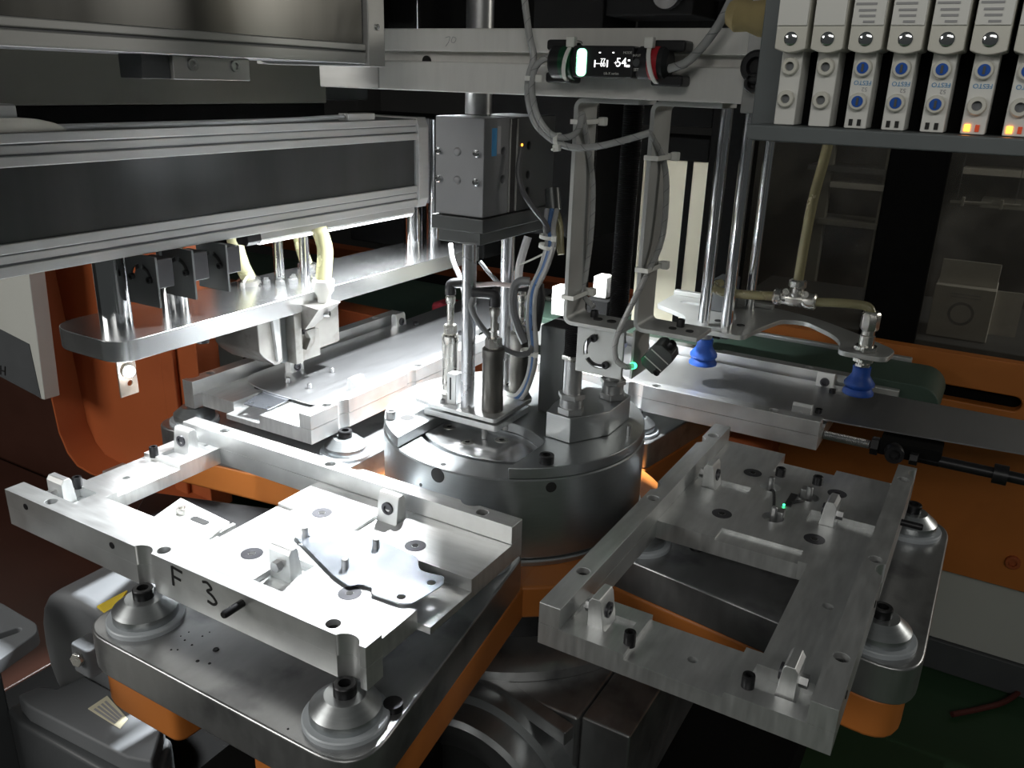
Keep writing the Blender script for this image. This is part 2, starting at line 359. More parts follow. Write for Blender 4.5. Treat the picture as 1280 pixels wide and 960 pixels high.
# arm plates carrying the fixtures
def slab(k, label):
    org = rk((0, -0.34, -0.09), k); t = thing('arm_plate', label, 'arm plate', org, 'steel arm plates of the rotary table')
    o = build(MB().prism([rk((x, y, 0), k)[:2] for x, y in SLAB], -0.09, -0.05), 'slab', STEEL, t, 0.0025)
    for (x, y) in ((-0.12, -0.465), (0.12, -0.465), (-0.083, -0.212), (0.083, -0.212)):
        c = rk((x, y, -0.05), k)
        b = build(MB().lathe(c, (0, 0, 1), [(0.0285, 0.005), (0.0285, 0.0135), (0.0262, 0.0155), (0.0165, 0.0235), (0.010, 0.0238)], 40), 'levelling_boss', DRUM, t)
        build(MB().lathe(c, (0, 0, 1), [(0.0345, 0.0), (0.0345, 0.004), (0.0335, 0.0052), (0.02, 0.0052)], 40), 'washer', PTFE, b)
        hexscrew(b, Vector(c) + Vector((0, 0, 0.0238)), (0, 0, 1), 0.0092, 0.0095)
    if k == 0:
        for px, py, r in ((231, 800, .9), (222, 812, .8), (240, 806, 1.0), (253, 795, .8), (262, 790, .6), (247, 826, 1.6), (262, 829, 1.3), (236, 790, .7), (226, 795, .6), (270, 812, 2.6), (214, 812, .9), (360, 911, .9)):
            q = at(px, py, Z=-0.0498); build(MB().lathe((q.x, q.y, -0.0501), (0, 0, 1), [(r * 0.0012, 0), (r * 0.0009, 0.0005 + 0.0008 * (r > 2))], 8), 'oil_speck', BLACKOX, t)
    if k in (0, 1):
        c = rk((0.145 if k == 0 else -0.06, -0.437 if k == 0 else -0.27, -0.05), k)
        build(MB().cyl(Vector(c), Vector(c) + Vector((0, 0, 0.006)), 0.008, n=16), 'grub_screw', BLACKOX, t)
    return t
slab(0, 'steel arm plate with oil specks below the nearest bright fixture frame')
slab(1, 'dull steel arm plate below the fixture frame on the right')
slab(3, 'steel arm plate below the fixture frame behind on the left')
slab(2, 'steel arm plate below the fixture frame behind on the right')

# ================================================================== FIXTURES
FL = (-0.10, -0.34, -0.02)
def make_fixture():
    t = thing('machining_fixture', 'x', 'fixture', FL)
    base = build(MB().box(-0.335, 0.138, -0.4598, -0.2202, -0.02, 0.0), 'base_plate', ALU, t, 0.0008)
    cut = []
    def cb(*a): cut.append(MB().box(*a))
    cb(-0.272, -0.113, -0.393, -0.240, -0.03, 0.01)            # window
    cb(-0.150, -0.1125, -0.3929, -0.384, -0.03, 0.01)
    cb(-0.345, -0.2719, -0.379, -0.298, -0.0055, 0.01)         # lowered middle of the cross bar
    cb(-0.1131, -0.090, -0.384, -0.302, -0.003, 0.01)          # shallow step at the window
    cb(-0.010, 0.020, -0.302, -0.2401, -0.004, 0.01)           # clamp slots
    cb(-0.318, -0.288, -0.4399, -0.392, -0.012, 0.01)
    cb(-0.026, 0.004, -0.4399, -0.372, -0.006, 0.01)
    cb(-0.316, -0.290, -0.290, -0.2401, -0.004, 0.01)
    cb(0.079, 0.15, -0.376, -0.312, -0.013, 0.01)              # notch for the clip end
    cb(0.124, 0.15, -0.4399, -0.376, -0.03, 0.01)
    for (x, y, r, d) in ((-0.304, -0.345, 0.0042, 0.015), (-0.175, -0.424, 0.0050, 0.008), (-0.037, -0.341, 0.0115, 0.008), (0.033, -0.363, 0.0115, 0.008), (0.034, -0.320, 0.0115, 0.008)):
        cut.append(MB().cyl((x, y, -d), (x, y, 0.01), r, n=20))
    for (x, y) in ((-0.12, -0.4655), (0.12, -0.4655), (-0.0755, -0.2130), (0.0755, -0.2130)):
        cut.append(MB().cyl((x, y, -0.03), (x, y, 0.03), 0.0130, n=28))
    carve(base, cut)
    for (y0, y1) in ((-0.24, -0.22), (-0.46, -0.44)):
        r = build(MB().box(-0.335, 0.138, y0, y1, 0.0002, 0.02), 'rail', ALU, t, 0.0010)
        c2 = [MB().cyl((x, (y0 + y1) / 2, 0.010), (x, (y0 + y1) / 2, 0.03), 0.0062, n=24) for x in (-0.272, -0.104, 0.097)]
        for (x, y) in ((-0.12, -0.4655), (0.12, -0.4655), (-0.0755, -0.2130), (0.0755, -0.2130)):
            c2.append(MB().cyl((x, y, -0.03), (x, y, 0.03), 0.0130, n=28))
        carve(r, c2)
        for x in (-0.272, -0.104, 0.097): hexscrew(r, (x, (y0 + y1) / 2, 0.010), (0, 0, 1), 0.0060, 0.0045, BORE, 'rail_screw')
    for (x, y) in ((-0.06, -0.2925), (0.06, -0.2925), (-0.06, -0.3885), (0.06, -0.3885)):
        s = build(MB().lathe((x, y, -0.004), (0, 0, 1), [(0.0105, 0), (0.0105, 0.0043), (0.0036, 0.0043), (0.0034, 0.0015)], 28), 'flat_screw', DKSCREW, t)
        build(MB().cyl((x, y, 0.0003), (x, y, 0.00045), 0.0035, n=6), 'socket', BORE, s)
    # clamp jaws, each with its bolt
    for (x, y, sg, z0) in ((0.005, -0.2585, 1, -0.004), (-0.303, -0.262, 1, -0.004), (-0.303, -0.421, -1, -0.012), (-0.012, -0.394, -1, -0.006)):
        prof = [(y - 0.0095 * sg, z0), (y + 0.006 * sg, z0), (y + 0.006 * sg, 0.023), (y + 0.003 * sg, 0.0275), (y - 0.0035 * sg, 0.0275), (y - 0.0055 * sg, 0.024)]
        j = build(MB().prism(prof, x - 0.0130, x + 0.0130, 'X'), 'clamp_jaw', ALU, t, 0.0007)
        hexscrew(j, (x, y - 0.0060 * sg, 0.0125), (0, -sg, 0), 0.0068, 0.0030, DKSCREW, 'jaw_bolt')
        b = MB().cyl((x, y + 0.006 * sg, 0.0105), (x, y + 0.0125 * sg, 0.0105), 0.0055, n=6); build(b, 'lock_nut', STEEL, j)
    for y in (-0.296, -0.393): hexscrew(t, (-0.319, y, -0.002), (0, 0, 1), 0.0050, 0.013, BLACKOX, 'set_screw')
    for (x, y) in ((-0.037, -0.341), (0.033, -0.363), (0.034, -0.320)):
        build(MB().lathe((x, y, -0.0078), (0, 0, 1), [(0.0034, 0), (0.0034, 0.0195), (0.0026, 0.0205)], 16), 'locating_pin', STEEL, t)
    build(MB().lathe((0.006, -0.4595, 0.011), (0, -1, 0), [(0.0035, 0), (0.0035, 0.020), (0.0028, 0.0215)], 16), 'stop_pin', BLACKOX, t)
    for x in (-0.301, -0.165): build(MB().cyl((x, -0.4595, 0.010), (x, -0.4606, 0.010), 0.0034, n=14), 'side_screw', BLACKOX, t)
    return t
def put_fixture(f, k, label):
    f['label'] = label; f['group'] = 'aluminium fixture frames on the rotary table'
    f.location = rk(FL, k); f.rotation_euler = (0, 0, k * PI / 2); return f
fx = make_fixture()
FX = {0: fx}
for k in (1, 3, 2): FX[k] = copy_tree(fx)
put_fixture(FX[0], 0, 'brightly lit aluminium fixture frame marked F and 3, nearest the camera')
put_fixture(FX[1], 1, 'empty dull aluminium fixture frame on the right side of the table')
put_fixture(FX[3], 3, 'aluminium fixture frame behind on the left holding a long blade')
put_fixture(FX[2], 2, 'shaded aluminium fixture frame behind on the right under the blue suction cups')

# hand-written marks F and 3 on the near frame
def stroke(pts, r=0.0015):
    return MB().tube([(x, -0.4602, z) for x, z in pts], r, 6, smooth=len(pts) > 3)
for nm, strokes in (('letter_mark', [[(-0.081, 0.0165), (-0.082, -0.0035)], [(-0.081, 0.016), (-0.068, 0.0145)], [(-0.0815, 0.0065), (-0.071, 0.0055)]]),
                    ('number_mark', [[(-0.042, 0.0145), (-0.036, 0.0155), (-0.0315, 0.011), (-0.037, 0.007), (-0.031, 0.004), (-0.027, -0.001), (-0.031, -0.0045), (-0.038, -0.0035)]])):
    m = MB()
    for st in strokes:
        s2 = stroke(st); m.add(s2.v, s2.f)
    m.v = [tuple(Vector((x, -0.4602 + (y + 0.4602) * 0.25, z))) for x, y, z in m.v]
    build(m, nm, INK, FX[0], org=FL)

# sensor pieces in the bare nest of the right frame
t1 = FX[1]; o1 = Vector(FL)
for (x, y) in ((0.071, -0.322), (0.073, -0.364)): 
    mb = MB().lathe((x, y, -0.002), (0, 0, 1), [(0.0058, 0), (0.0058, 0.011), (0.005, 0.012), (0.003, 0.012), (0.003, 0.006)], 18)
    build(mb, 'nest_screw', BLACKOX, t1, org=o1)
build(MB().box(-0.004, 0.030, -0.352, -0.344, -0.001, 0.0015), 'wire_channel', BLACKPL, t1, 0.0006, org=o1)
build(MB().tube([(0.034, -0.320, -0.004), (0.02, -0.327, 0.002), (-0.01, -0.335, 0.002), (-0.037, -0.341, -0.004)], 0.0017, 6), 'sensor_wire', BLACKPL, t1, org=o1)
build(MB().tube([(0.033, -0.363, -0.004), (0.015, -0.358, 0.0015), (0.005, -0.350, 0.0015)], 0.0017, 6), 'sensor_wire', BLACKPL, t1, org=o1)
for (x, y) in ((-0.030, -0.347), (0.040, -0.357)):
    build(MB().prism(rrect(x - 0.006, x + 0.006, y - 0.004, y + 0.004, 0.002), -0.006, 0.007), 'nest_sensor', STEEL, t1, 0.0006, org=o1)
build(MB().cyl((-0.005, -0.3445, 0.001), (-0.005, -0.3445, 0.0024), 0.0013, n=10), 'status_led', GREENLED, t1, org=o1)

# ================================================================== WORKPIECES
def sheet(poly, z, th, name, material, label, cat, holes=(), org=None, group=None):
    mb = MB().prism(poly, z, z + th); o = build(mb, name, material, label=label, cat=cat, group=group)
    if holes: carve(o, [MB().cyl((x, y, z - 0.01), (x, y, z + 0.01), r, n=20) for x, y, r in holes])
    return o
clip = rpoly([(-0.046, -0.346), (0.034, -0.379), (0.056, -0.384), (0.061, -0.376), (0.074, -0.374), (0.079, -0.382), (0.110, -0.380), (0.118, -0.374), (0.124, -0.336),
              (0.117, -0.325), (0.092, -0.330), (0.078, -0.3125), (0.020, -0.306), (-0.040, -0.334)], [0.002, 0.008, 0.003, 0.004, 0.004, 0.003, 0.008, 0.004, 0.006, 0.004, 0.008, 0.006, 0.01, 0.003], 5)
sheet(clip, 0.0020, 0.0014, 'sheet_metal_clip', CLIPM, 'small bright sheet metal clip with two holes lying on the nearest frame', 'sheet metal clip',
      [(0.104, -0.372, 0.0042), (0.113, -0.340, 0.0042), (-0.034, -0.3405, 0.0020), (-0.037, -0.341, 0.0036), (0.033, -0.363, 0.0036), (0.034, -0.320, 0.0036)])
def rot_poly(p, k): return [rk((x, y, 0), k)[:2] for x, y in p]
c3 = rpoly([(0.062, -0.318), (0.122, -0.312), (0.126, -0.355), (0.066, -0.372)], 0.004)
sheet(rot_poly(c3, 3), 0.0015, 0.0014, 'sheet_metal_clip', CLIPM, 'small bluish sheet metal plate peeking out under the long blade end', 'sheet metal clip',
      [(*rk((0.115, -0.318, 0), 3)[:2], 0.0032), (*rk((0.117, -0.348, 0), 3)[:2], 0.0032)])
blade = [(0.078, -0.275), (0.070, -0.262), (-0.05, -0.258), (-0.34, -0.273), (-0.72, -0.318), (-0.72, -0.436), (-0.34, -0.431), (0.045, -0.432), (0.066, -0.41), (0.078, -0.36)]
blade = rpoly(blade, [0.02, 0.012, 0.02, 0.2, 0.01, 0.01, 0.1, 0.02, 0.03, 0.03], 6)
pinh = ((-0.037, -0.341), (0.033, -0.363), (0.034, -0.320))
for k, lab in ((3, 'long flat steel blade lying on the left rear frame below the wedge gripper'), (2, 'long dark steel blade lying across the right rear frame and past its end')):
    sheet(rot_poly(blade, k), 0.0034, 0.0018, 'steel_blade', BLADE, lab, 'blade', [(*rk((x, y, 0), k)[:2], 0.0040) for x, y in pinh], group='long steel blades on the rear frames')

# ================================================================== DRUM
dr = thing('center_drum', 'large round turned steel drum in the middle of the table', 'drum', (0, 0, -0.09))
body = build(MB().lathe((0, 0, 0), (0, 0, 1), [(0.162, -0.0835), (0.166, -0.0825), (0.166, 0.0145), (0.1645, 0.0160), (0.126, 0.0160), (0.126, 0.006), (0.02, 0.006)], 96), 'drum_body', DRUM, dr)
build(MB().lathe((0, 0, 0), (0, 0, 1), [(0.1705, -0.0902), (0.1705, -0.0855), (0.1690, -0.0838), (0.150, -0.0838)], 96), 'bottom_flange', DRUM, dr)
def pol(r, a): return (r * math.cos(math.radians(a)), r * math.sin(math.radians(a)))
# C-shaped cover plate: open towards the front left
cp = [pol(0.1648, -62.4 + (243.7 + 62.4) * i / 80) for i in range(81)]
cp += rpoly([(-0.073, -0.10), (-0.073, -0.032), (0.030, -0.032), (0.077, -0.060), (0.077, -0.10)], [0, 0.02, 0.02, 0.01, 0], 5)
build(MB().prism(cp, 0.0165, 0.030), 'cover_plate', DRUM, dr, 0.0012)
build(MB().lathe((0, 0, 0), (0, 0, 1), [(0.119, 0.006), (0.119, 0.0155), (0.117, 0.0163), (0.01, 0.0163)], 80), 'inner_disc', ALUP, dr)
for a, r in ((-135, 0.085), (-100, 0.088), (-75, 0.060)):
    x, y = pol(r, a)
    s = build(MB().lathe((x, y, 0.0163), (0, 0, 1), [(0.0082, 0), (0.0082, 0.0004), (0.0035, 0.0005), (0.0033, 0.0001)], 24), 'countersunk_screw', NICKEL, dr)
    build(MB().cyl((x, y, 0.0166), (x, y, 0.0170), 0.0032, n=6), 'socket', BORE, s)
for p, h in (((489, 521), 0.030), ((683, 576), 0.030)):
    q = at(p[0], p[1], Z=0.032); hexscrew(dr, (q.x, q.y, 0.030), (0, 0, 1), 0.0085 if p[0] > 600 else 0.0062, 0.010, BLACKOX if p[0] > 600 else STEEL)
q = at(509, 522, Z=0.0302); build(MB().cyl((q.x, q.y, 0.0300), (q.x, q.y, 0.0304), 0.0085, n=24), 'cover_hole', BORE, dr)
q = at(785, 545, Z=0.0302); build(MB().cyl((q.x, q.y, 0.030), (q.x, q.y, 0.044), 0.0028, n=12), 'dowel_pin', STEEL, dr)
for px, py, r, m_ in ((547, 594, 0.0090, BORE), (689, 609, 0.0062, BORE), (526, 606, 0.0022, BORE)):
    # radial holes in the drum wall
    best = None
    for i in range(3600):
        a = 2 * PI * i / 3600; p = Vector((0.166 * math.cos(a), 0.166 * math.sin(a), 0))
        d = CW + CR * ((px - 640) / FPX) - CU * ((py - 480) / FPX)
        t = ((p.x - CC.x) * d.x + (p.y - CC.y) * d.y) / (d.x ** 2 + d.y ** 2); e = (CC + d * t)
        er = (e.x - p.x) ** 2 + (e.y - p.y) ** 2
        if (p.x - CC.x) * p.x + (p.y - CC.y) * p.y < 0 and (best is None or er < best[0]): best = (er, a, e.z)
    a, z = best[1], best[2]; n = Vector((math.cos(a), math.sin(a), 0))
    c0 = n * 0.1652; c0.z = z
    build(MB().cyl(c0, c0 + n * 0.0012, r, n=24), 'wall_hole', m_, dr)
q = at(554, 580.5, Z=0.016); build(MB().cyl((q.x, q.y, 0.0152), (q.x, q.y, 0.0161), 0.0034, n=16), 'rim_hole', BORE, dr)

# ================================================================== PRESS HEAD OVER THE DRUM
ph = thing('pneumatic_press', 'grey pneumatic press head with two guide rods standing over the drum', 'press head', (-0.04, -0.02, 0.05))
body = build(MB().box(-0.081, -0.016, -0.06, -0.006, 0.281, 0.389), 'slide_body', ANODGREY, ph, 0.0012)
carve(body, [MB().cyl((-0.030, -0.018, z), (-0.010, -0.018, z), 0.0048, n=20) for z in (0.352, 0.321)])
for x, r, h in ((-0.0755, 0.0040, 0.0035), (-0.051, 0.0050, 0.001), (-0.0245, 0.0044, 0.0040)):
    for z in (0.3515, 0.3205):
        build(MB().lathe((x, -0.0595, z), (0, -1, 0), [(r, 0), (r, h), (r * 0.7, h + 0.0012), (r * 0.3, h + 0.0014)], 16), 'bolt', CHROME if r != 0.0050 else ANODGREY, ph)
build(MB().box(-0.075, -0.017, -0.0055, 0.014, 0.281, 0.388), 'slot_strip', BLACKPL, ph, 0.0008)
cov = build(MB().box(-0.081, -0.0155, 0.0145, 0.105, 0.281, 0.389), 'rear_cover', ANODDARK, ph, 0.0012)
carve(cov, [MB().cyl((-0.030, 0.040, z), (-0.010, 0.040, z), 0.0048, n=20) for z in (0.356, 0.322, 0.303)])
for y in (-0.0045, 0.0115): build(MB().box(-0.0175, -0.0150, y, y + 0.0012, 0.282, 0.387), 'edge_line', ALU2, ph)
build(MB().lathe((-0.0165, 0.0225, 0.3575), (1, 0, 0), [(0.0016, 0), (0.0016, 0.0016), (0.0008, 0.0022)], 12), 'orange_led', ORANGELED, ph, label='tiny orange status light')
build(MB().box(-0.0162, -0.0158, -0.0440, -0.0335, 0.348, 0.378), 'blue_print', BLUEINK, ph)
build(MB().box(-0.0162, -0.0158, -0.0320, -0.0250, 0.350, 0.380), 'grey_print', GREYINK, ph)
build(MB().box(-0.084, -0.013, -0.064, 0.112, 0.2640, 0.2800), 'adapter_plate', ANODDARK, ph, 0.0010)
build(MB().box(-0.076, -0.018, -0.061, 0.106, 0.2500, 0.2640), 'clamp_plate', ANODDARK, ph, 0.0010)
for (x, y) in ((-0.033, -0.060), (-0.036, 0.032)):
    build(MB().cyl((x, y, 0.050), (x, y, 0.2505), 0.0085, n=28), 'guide_rod', SATIN, ph)
build(MB().prism(rpoly([(-0.104, -0.072), (-0.084, -0.074), (-0.078, -0.078), (0.018, -0.078), (0.018, 0.012), (-0.008, 0.042), (-0.104, 0.042)], [0.003, 0.002, 0.002, 0.006, 0.004, 0.004, 0.003], 5), 0.0445, 0.0500), 'tool_plate', ALU, ph, 0.0008)
build(MB().box(-0.070, -0.010, -0.060, 0.030, 0.0390, 0.0445), 'spacer', BLACKOX, ph)
build(MB().prism(rrect(-0.092, 0.016, -0.072, 0.010, 0.004), 0.0310, 0.0390), 'lower_plate', ALU, ph, 0.0008)
build(MB().cyl((-0.004, -0.066, 0.0168), (-0.004, -0.066, 0.031), 0.0036, n=16), 'press_pin', STEEL, ph)
hexscrew(ph, (0.0125, -0.045, 0.0305), (0, 0, -1), 0.004, 0.006, STEEL)
build(MB().box(-0.0600, -0.0465, -0.0660, -0.0530, 0.0500, 0.0900), 'guide_block', ALU, ph, 0.0010)
build(MB().box(-0.0555, -0.0535, -0.0664, -0.0655, 0.0560, 0.0850), 'slot', BORE, ph)
hexscrew(ph, (-0.066, -0.066, 0.050), (0, 0, 1), 0.003, 0.004, STEEL)
for (x, y, r, tp) in ((-0.0755, -0.036, 0.0105, 0), (-0.0025, -0.052, 0.0132, 1), (-0.010, 0.026, 0.0130, 2)):
    p = build(MB().lathe((x, y, 0.05), (0, 0, 1), [(r, 0), (r, 0.018), (r * 0.98, 0.0185), (r * 0.98, 0.066), (r * 1.02, 0.067), (r * 1.02, 0.078), (r * 0.85, 0.080)], 32), 'probe_cylinder', SHADEPROBE if tp else NICKEL, ph)
    build(MB().lathe((x, y, 0.130), (0, 0, 1), [(r * 0.78, 0), (r * 0.78, 0.011), (r * 0.7, 0.012)], 6), 'hex_nut', NICKEL, p)
    build(MB().lathe((x, y, 0.142), (0, 0, 1), [(0.0042, 0), (0.0042, 0.030)], 16), 'stem', NICKEL, p)
    build(MB().lathe((x, y, 0.168), (0, 0, 1), [(0.0050, 0), (0.0062, 0.003), (0.0062, 0.009), (0.0048, 0.011), (0.0048, 0.014)], 12), 'coupling_ring', NICKEL, p)
    if tp < 2:
        dv = Vector((0.9, 0.45, 0)).normalized() if tp == 0 else Vector((-0.9, -0.42, 0)).normalized()
        c = Vector((x, y, 0.190))
        build(MB().tube([c - Vector((0, 0, 0.010)), c, c + Vector((0, 0, 0.004)) + dv * 0.004, c + Vector((0, 0, 0.005)) + dv * 0.026], 0.0068, 12, 4, taper=0.0058), 'elbow_plug', BLACKPL, p)

# cables about the press head
def cable(pts, r, material, name, label, cat='cable', group=None, n=10):
    if group == 'wires around the press head': r *= 1.25
    return build(MB().tube(pts, r, n), name, material, label=label, cat=cat, group=group)
G = 'wires around the press head'
cable([at(578, 357, Y=-0.02), at(600, 356, Y=-0.012), at(622, 355, Y=-0.004), at(645, 357, Y=0.006), at(668, 352, Y=0.018), at(684, 330, Y=0.03), at(690, 300, Y=0.045)], 0.0024, mat('pinkish_grey_cable', (0.45, 0.38, 0.37), 0, 0.45), 'sensor_cable', 'pinkish grey cable leaving the left black elbow plug', group=G)
cable([at(592, 372, Y=-0.064), at(589, 384, Y=-0.068), at(596, 400, Y=-0.066), at(612, 420, Y=-0.052), at(630, 436, Y=-0.036), at(648, 443, Y=-0.020), at(662, 440, Y=-0.006), at(668, 424, Y=0.004)], 0.0028, CABLE, 'sensor_cable', 'grey cable looping from the front elbow plug under the bundle', group=G)
cable([at(563, 305, Y=0.03), at(566, 325, Y=0.02), at(574, 345, Y=0.01), at(580, 366, Y=0.0)], 0.0026, CABLEW, 'air_hose', 'white hose hanging left of the front guide rod', 'hose', G)
cable([at(660, 296, Y=0.03), at(654, 315, Y=0.025), at(649, 335, Y=0.02), at(648, 356, Y=0.012)], 0.0040, CABLEW, 'air_hose', 'thick white hose hanging behind the rear guide rod', 'hose', G)
cable([at(600, 327, Y=0.03), at(612, 342, Y=0.03), at(626, 356, Y=0.03)], 0.0022, CABLE, 'sensor_cable', 'short grey cable slanting between the two guide rods', group=G)
cable([at(652, 184, Y=-0.004), at(648, 215, Y=-0.012), at(654, 240, Y=-0.012), at(668, 262, Y=0.0), at(682, 280, Y=0.02), at(688, 300, Y=0.03)], 0.0026, mat('dark_grey_cable', (0.07, 0.07, 0.075), 0, 0.4), 'sensor_cable', 'dark grey cable running down the side of the press head', group=G)
for i, (dx, lab) in enumerate(((0, 'first'), (6, 'second'), (12, 'third'))):
    m_ = (WRAP, CABLEB, WRAP)[i]
    cable([at(684 + dx, 262, Y=0.045), at(682 + dx * 0.8, 285, Y=0.03), at(684 + dx * 0.7, 305, Y=0.02), at(676 + dx * 0.6, 335, Y=0.01), at(663 + dx * 0.6, 365, Y=0.0), at(660 + dx * 0.7, 400, Y=-0.002),
           at(664 + dx * 0.5, 440, Y=0.0), at(660 + dx * 0.4, 470, Y=0.0), at(648 + dx * 0.3, 492 + dx * 0.5, Y=0.0), at(632, 498 + dx * 0.3, Y=0.0)], 0.0026, m_,
          'air_tube', ('clear air tube on the left of the looping bundle', 'blue air tube in the middle of the looping bundle', 'clear air tube on the right of the looping bundle')[i], 'tube', G)
cable([at(662, 352, Y=0.005), at(650, 352, Y=0.0), at(642, 362, Y=-0.004), at(641, 385, Y=-0.006), at(648, 410, Y=-0.006), at(656, 428, Y=-0.004)], 0.0044, CABLE, 'sensor_cable', 'thick dark grey cable arching in front of the tube bundle', group=G)
build(MB().tube([at(673, 355, Y=0.006), at(674, 378, Y=0.004), at(668, 412, Y=0.002)], 0.0068, 12), 'cable_sleeve', BLACKPL, label='black foam sleeve on the cable bundle beside the drum column', cat='cable sleeve')
build(MB().tube([at(690, 236, Y=0.06), at(692, 262, Y=0.055)], 0.0095, 14), 'hose_coupling', ANODDARK, label='dark round coupling where the clear tubes leave the press head', cat='coupling')
for i in range(3):
    cable([at(684 + i * 6, 262, Y=0.055), at(689 + i * 6, 280, Y=0.05), at(696 + i * 3, 300, Y=0.045), at(700 + i * 1.5, 318, Y=0.04)], 0.0022, HOSED, 'air_tube',
          ('leftmost short clear tube below the dark coupling', 'middle short clear tube below the dark coupling', 'rightmost short clear tube below the dark coupling')[i], 'tube', G)
def zip_tie(c, d, R, lab, tail=None, w=0.0022):
    c = Vector(c); t = thing('cable_tie', lab, 'cable tie', c, 'white nylon cable ties')
    d = Vector(d).normalized(); x, y, _ = MB().frame(d)
    mb = MB(); prof = [(R, -w), (R + 0.0009, -w), (R + 0.0009, w), (R, w)]; n = 24; vs = []; fs = []
    for r, h in prof:
        for i in range(n):
            a = 2 * PI * i / n; vs.append(c + d * h + (x * math.cos(a) + y * math.sin(a)) * r)
    for j in range(4):
        for i in range(n): fs.append((j * n + i, j * n + (i + 1) % n, ((j + 1) % 4) * n + (i + 1) % n, ((j + 1) % 4) * n + i))
    mb.add(vs, fs); build(mb, 'band', TIE, t)
    tc = (CC - c); tc = (tc - d * tc.dot(d)).normalized(); sd = d.cross(tc)
    h0 = c + (tc * 0.6 + sd * 0.8).normalized() * (R + 0.0015)
    hb = MB(); q = [h0 + sd * a * 0.0032 + d * b * 0.0034 + tc * e * 0.0026 for e in (-1, 1) for b in (-1, 1) for a in (-1, 1)]
    hb.add(q, [(0, 2, 3, 1), (4, 5, 7, 6), (0, 1, 5, 4), (1, 3, 7, 5), (3, 2, 6, 7), (2, 0, 4, 6)]); build(hb, 'head', TIE, t, 0.0008)
    if tail is not None: build(MB().tube([h0, (h0 + Vector(tail)) / 2 + tc * 0.002, tail], 0.0013, 6), 'tail', TIE, t)
    return t
zip_tie(at(684, 296, Y=0.022), (0.1, 0, 1), 0.0085, 'upper white cable tie on the tube bundle beside the press head')
zip_tie(at(683, 308, Y=0.020), (0.2, 0, 1), 0.0085, 'second white cable tie on the tube bundle, just below the upper one', at(650, 331, Y=0.01))
zip_tie(at(661, 440, Y=0.0), (0.1, 0, 1), 0.0095, 'white cable tie low on the looping tube bundle above the drum')

# ================================================================== THREADED COLUMNS
cs = thing('column_stand', 'angular steel block with two black threaded columns standing on the drum', 'column stand', (0.1, 0.01, 0.03))
build(MB().box(0.022, 0.056, 0.020, 0.056, 0.0303, 0.145), 'rear_pillar', ANODDARK, cs, 0.001)
blk = [(0.069, -0.046), (0.103, -0.050), (0.131, -0.002), (0.131, 0.062), (0.112, 0.075), (0.070, 0.060), (0.062, -0.010)]
build(MB().prism(blk, 0.0303, 0.0620), 'block', DRUM, cs, 0.0012)
for (x, y, zt) in ((0.094, -0.032, 0.128), (0.114, 0.042, 0.128)):
    build(MB().lathe((x, y, 0.0622), (0, 0, 1), [(0.0165, 0), (0.0165, 0.008)], 6, 0.3), 'hex_nut', STEEL, cs, 0.0008)
    build(MB().lathe((x, y, 0.0702), (0, 0, 1), [(0.0135, 0), (0.0135, 0.010), (0.0125, 0.011)], 28), 'collar', STEEL, cs)
    build(MB().lathe((x, y, 0.0812), (0, 0, 1), [(0.0165, 0), (0.0165, 0.006)], 6, 0.7), 'lock_nut', STEEL, cs, 0.0008)
    build(MB().cyl((x, y, 0.087), (x, y, zt), 0.0108, n=28), 'sleeve', STEEL, cs)
    build(MB().lathe((x, y, zt), (0, 0, 1), [(0.0140, 0), (0.0145, 0.002), (0.0140, 0.0065)], 6, 0.2), 'top_nut', NICKEL, cs, 0.0008)
    pr = []; z = 0.0
    while z < 0.335: pr += [(0.0118, z), (0.0104, z + 0.0011)]; z += 0.0022
    build(MB().lathe((x, y, zt + 0.0066), (0, 0, 1), pr, 20), 'threaded_rod', BLACKOX, cs, smooth=20)

# ================================================================== CROSS BEAM AND SENSOR BRACKETS
xb = thing('cross_beam', 'light grey slotted aluminium profile beam across the top', 'beam', (0, -0.08, 0.415))
prof = [(-0.10, 0.415), (-0.10, 0.4445), (-0.090, 0.4445), (-0.090, 0.4545), (-0.10, 0.4545), (-0.10, 0.4765), (-0.052, 0.4765), (-0.052, 0.415)]
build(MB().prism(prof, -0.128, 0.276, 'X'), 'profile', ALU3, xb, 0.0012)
build(MB().prism([(y, z) for y, z in prof], -0.214, -0.1284, 'X'), 'profile', ALU2, xb, 0.0012)  # left piece in a darker aluminium: shade at this end put into the material
build(MB().lathe(at(534, 76, Y=-0.092), (0, -1, 0), [(0.0052, 0), (0.0052, 0.002)], 16), 'slot_screw', BORE, xb)
for pts in ([(557, 47), (562, 46), (561, 52), (557, 58)], [(566, 46), (570, 48), (568, 53), (564, 52), (566, 46)]):
    m = MB().tube([at(a, b, Y=-0.1002) for a, b in pts], 0.0003, 5); build(m, 'pencil_mark', GREYINK, xb)

# work lamp fixed to the back of the cross beam: it lights the left half of the machine
wl = thing('work_lamp', 'black LED work lamp with an added hood, fixed behind the cross beam over the left frames', 'lamp', (-0.155, 0.13, 0.52))
build(MB().box(-0.196, -0.114, 0.07, 0.20, 0.524, 0.545), 'lamp_body', BLACKMT, wl, 0.002)
build(MB().box(-0.165, -0.145, -0.090, 0.07, 0.546, 0.556), 'lamp_arm', BLACKMT, wl, 0.001)
build(MB().box(-0.165, -0.145, -0.090, -0.060, 0.4768, 0.546), 'lamp_foot', BLACKMT, wl, 0.001)
build(MB().box(-0.191, -0.119, 0.08, 0.19, 0.5222, 0.5238), 'lamp_window', TUBEWHITE, wl)
build(MB().box(-0.1995, -0.1962, -0.048, 0.21, 0.419, 0.545), 'added_hood', BLACKMT, wl)  # unseen hood walls, added to keep the lamp's light off beam and brackets
build(MB().box(-0.1960, -0.1140, 0.2062, 0.2095, 0.419, 0.545), 'added_hood', BLACKMT, wl)
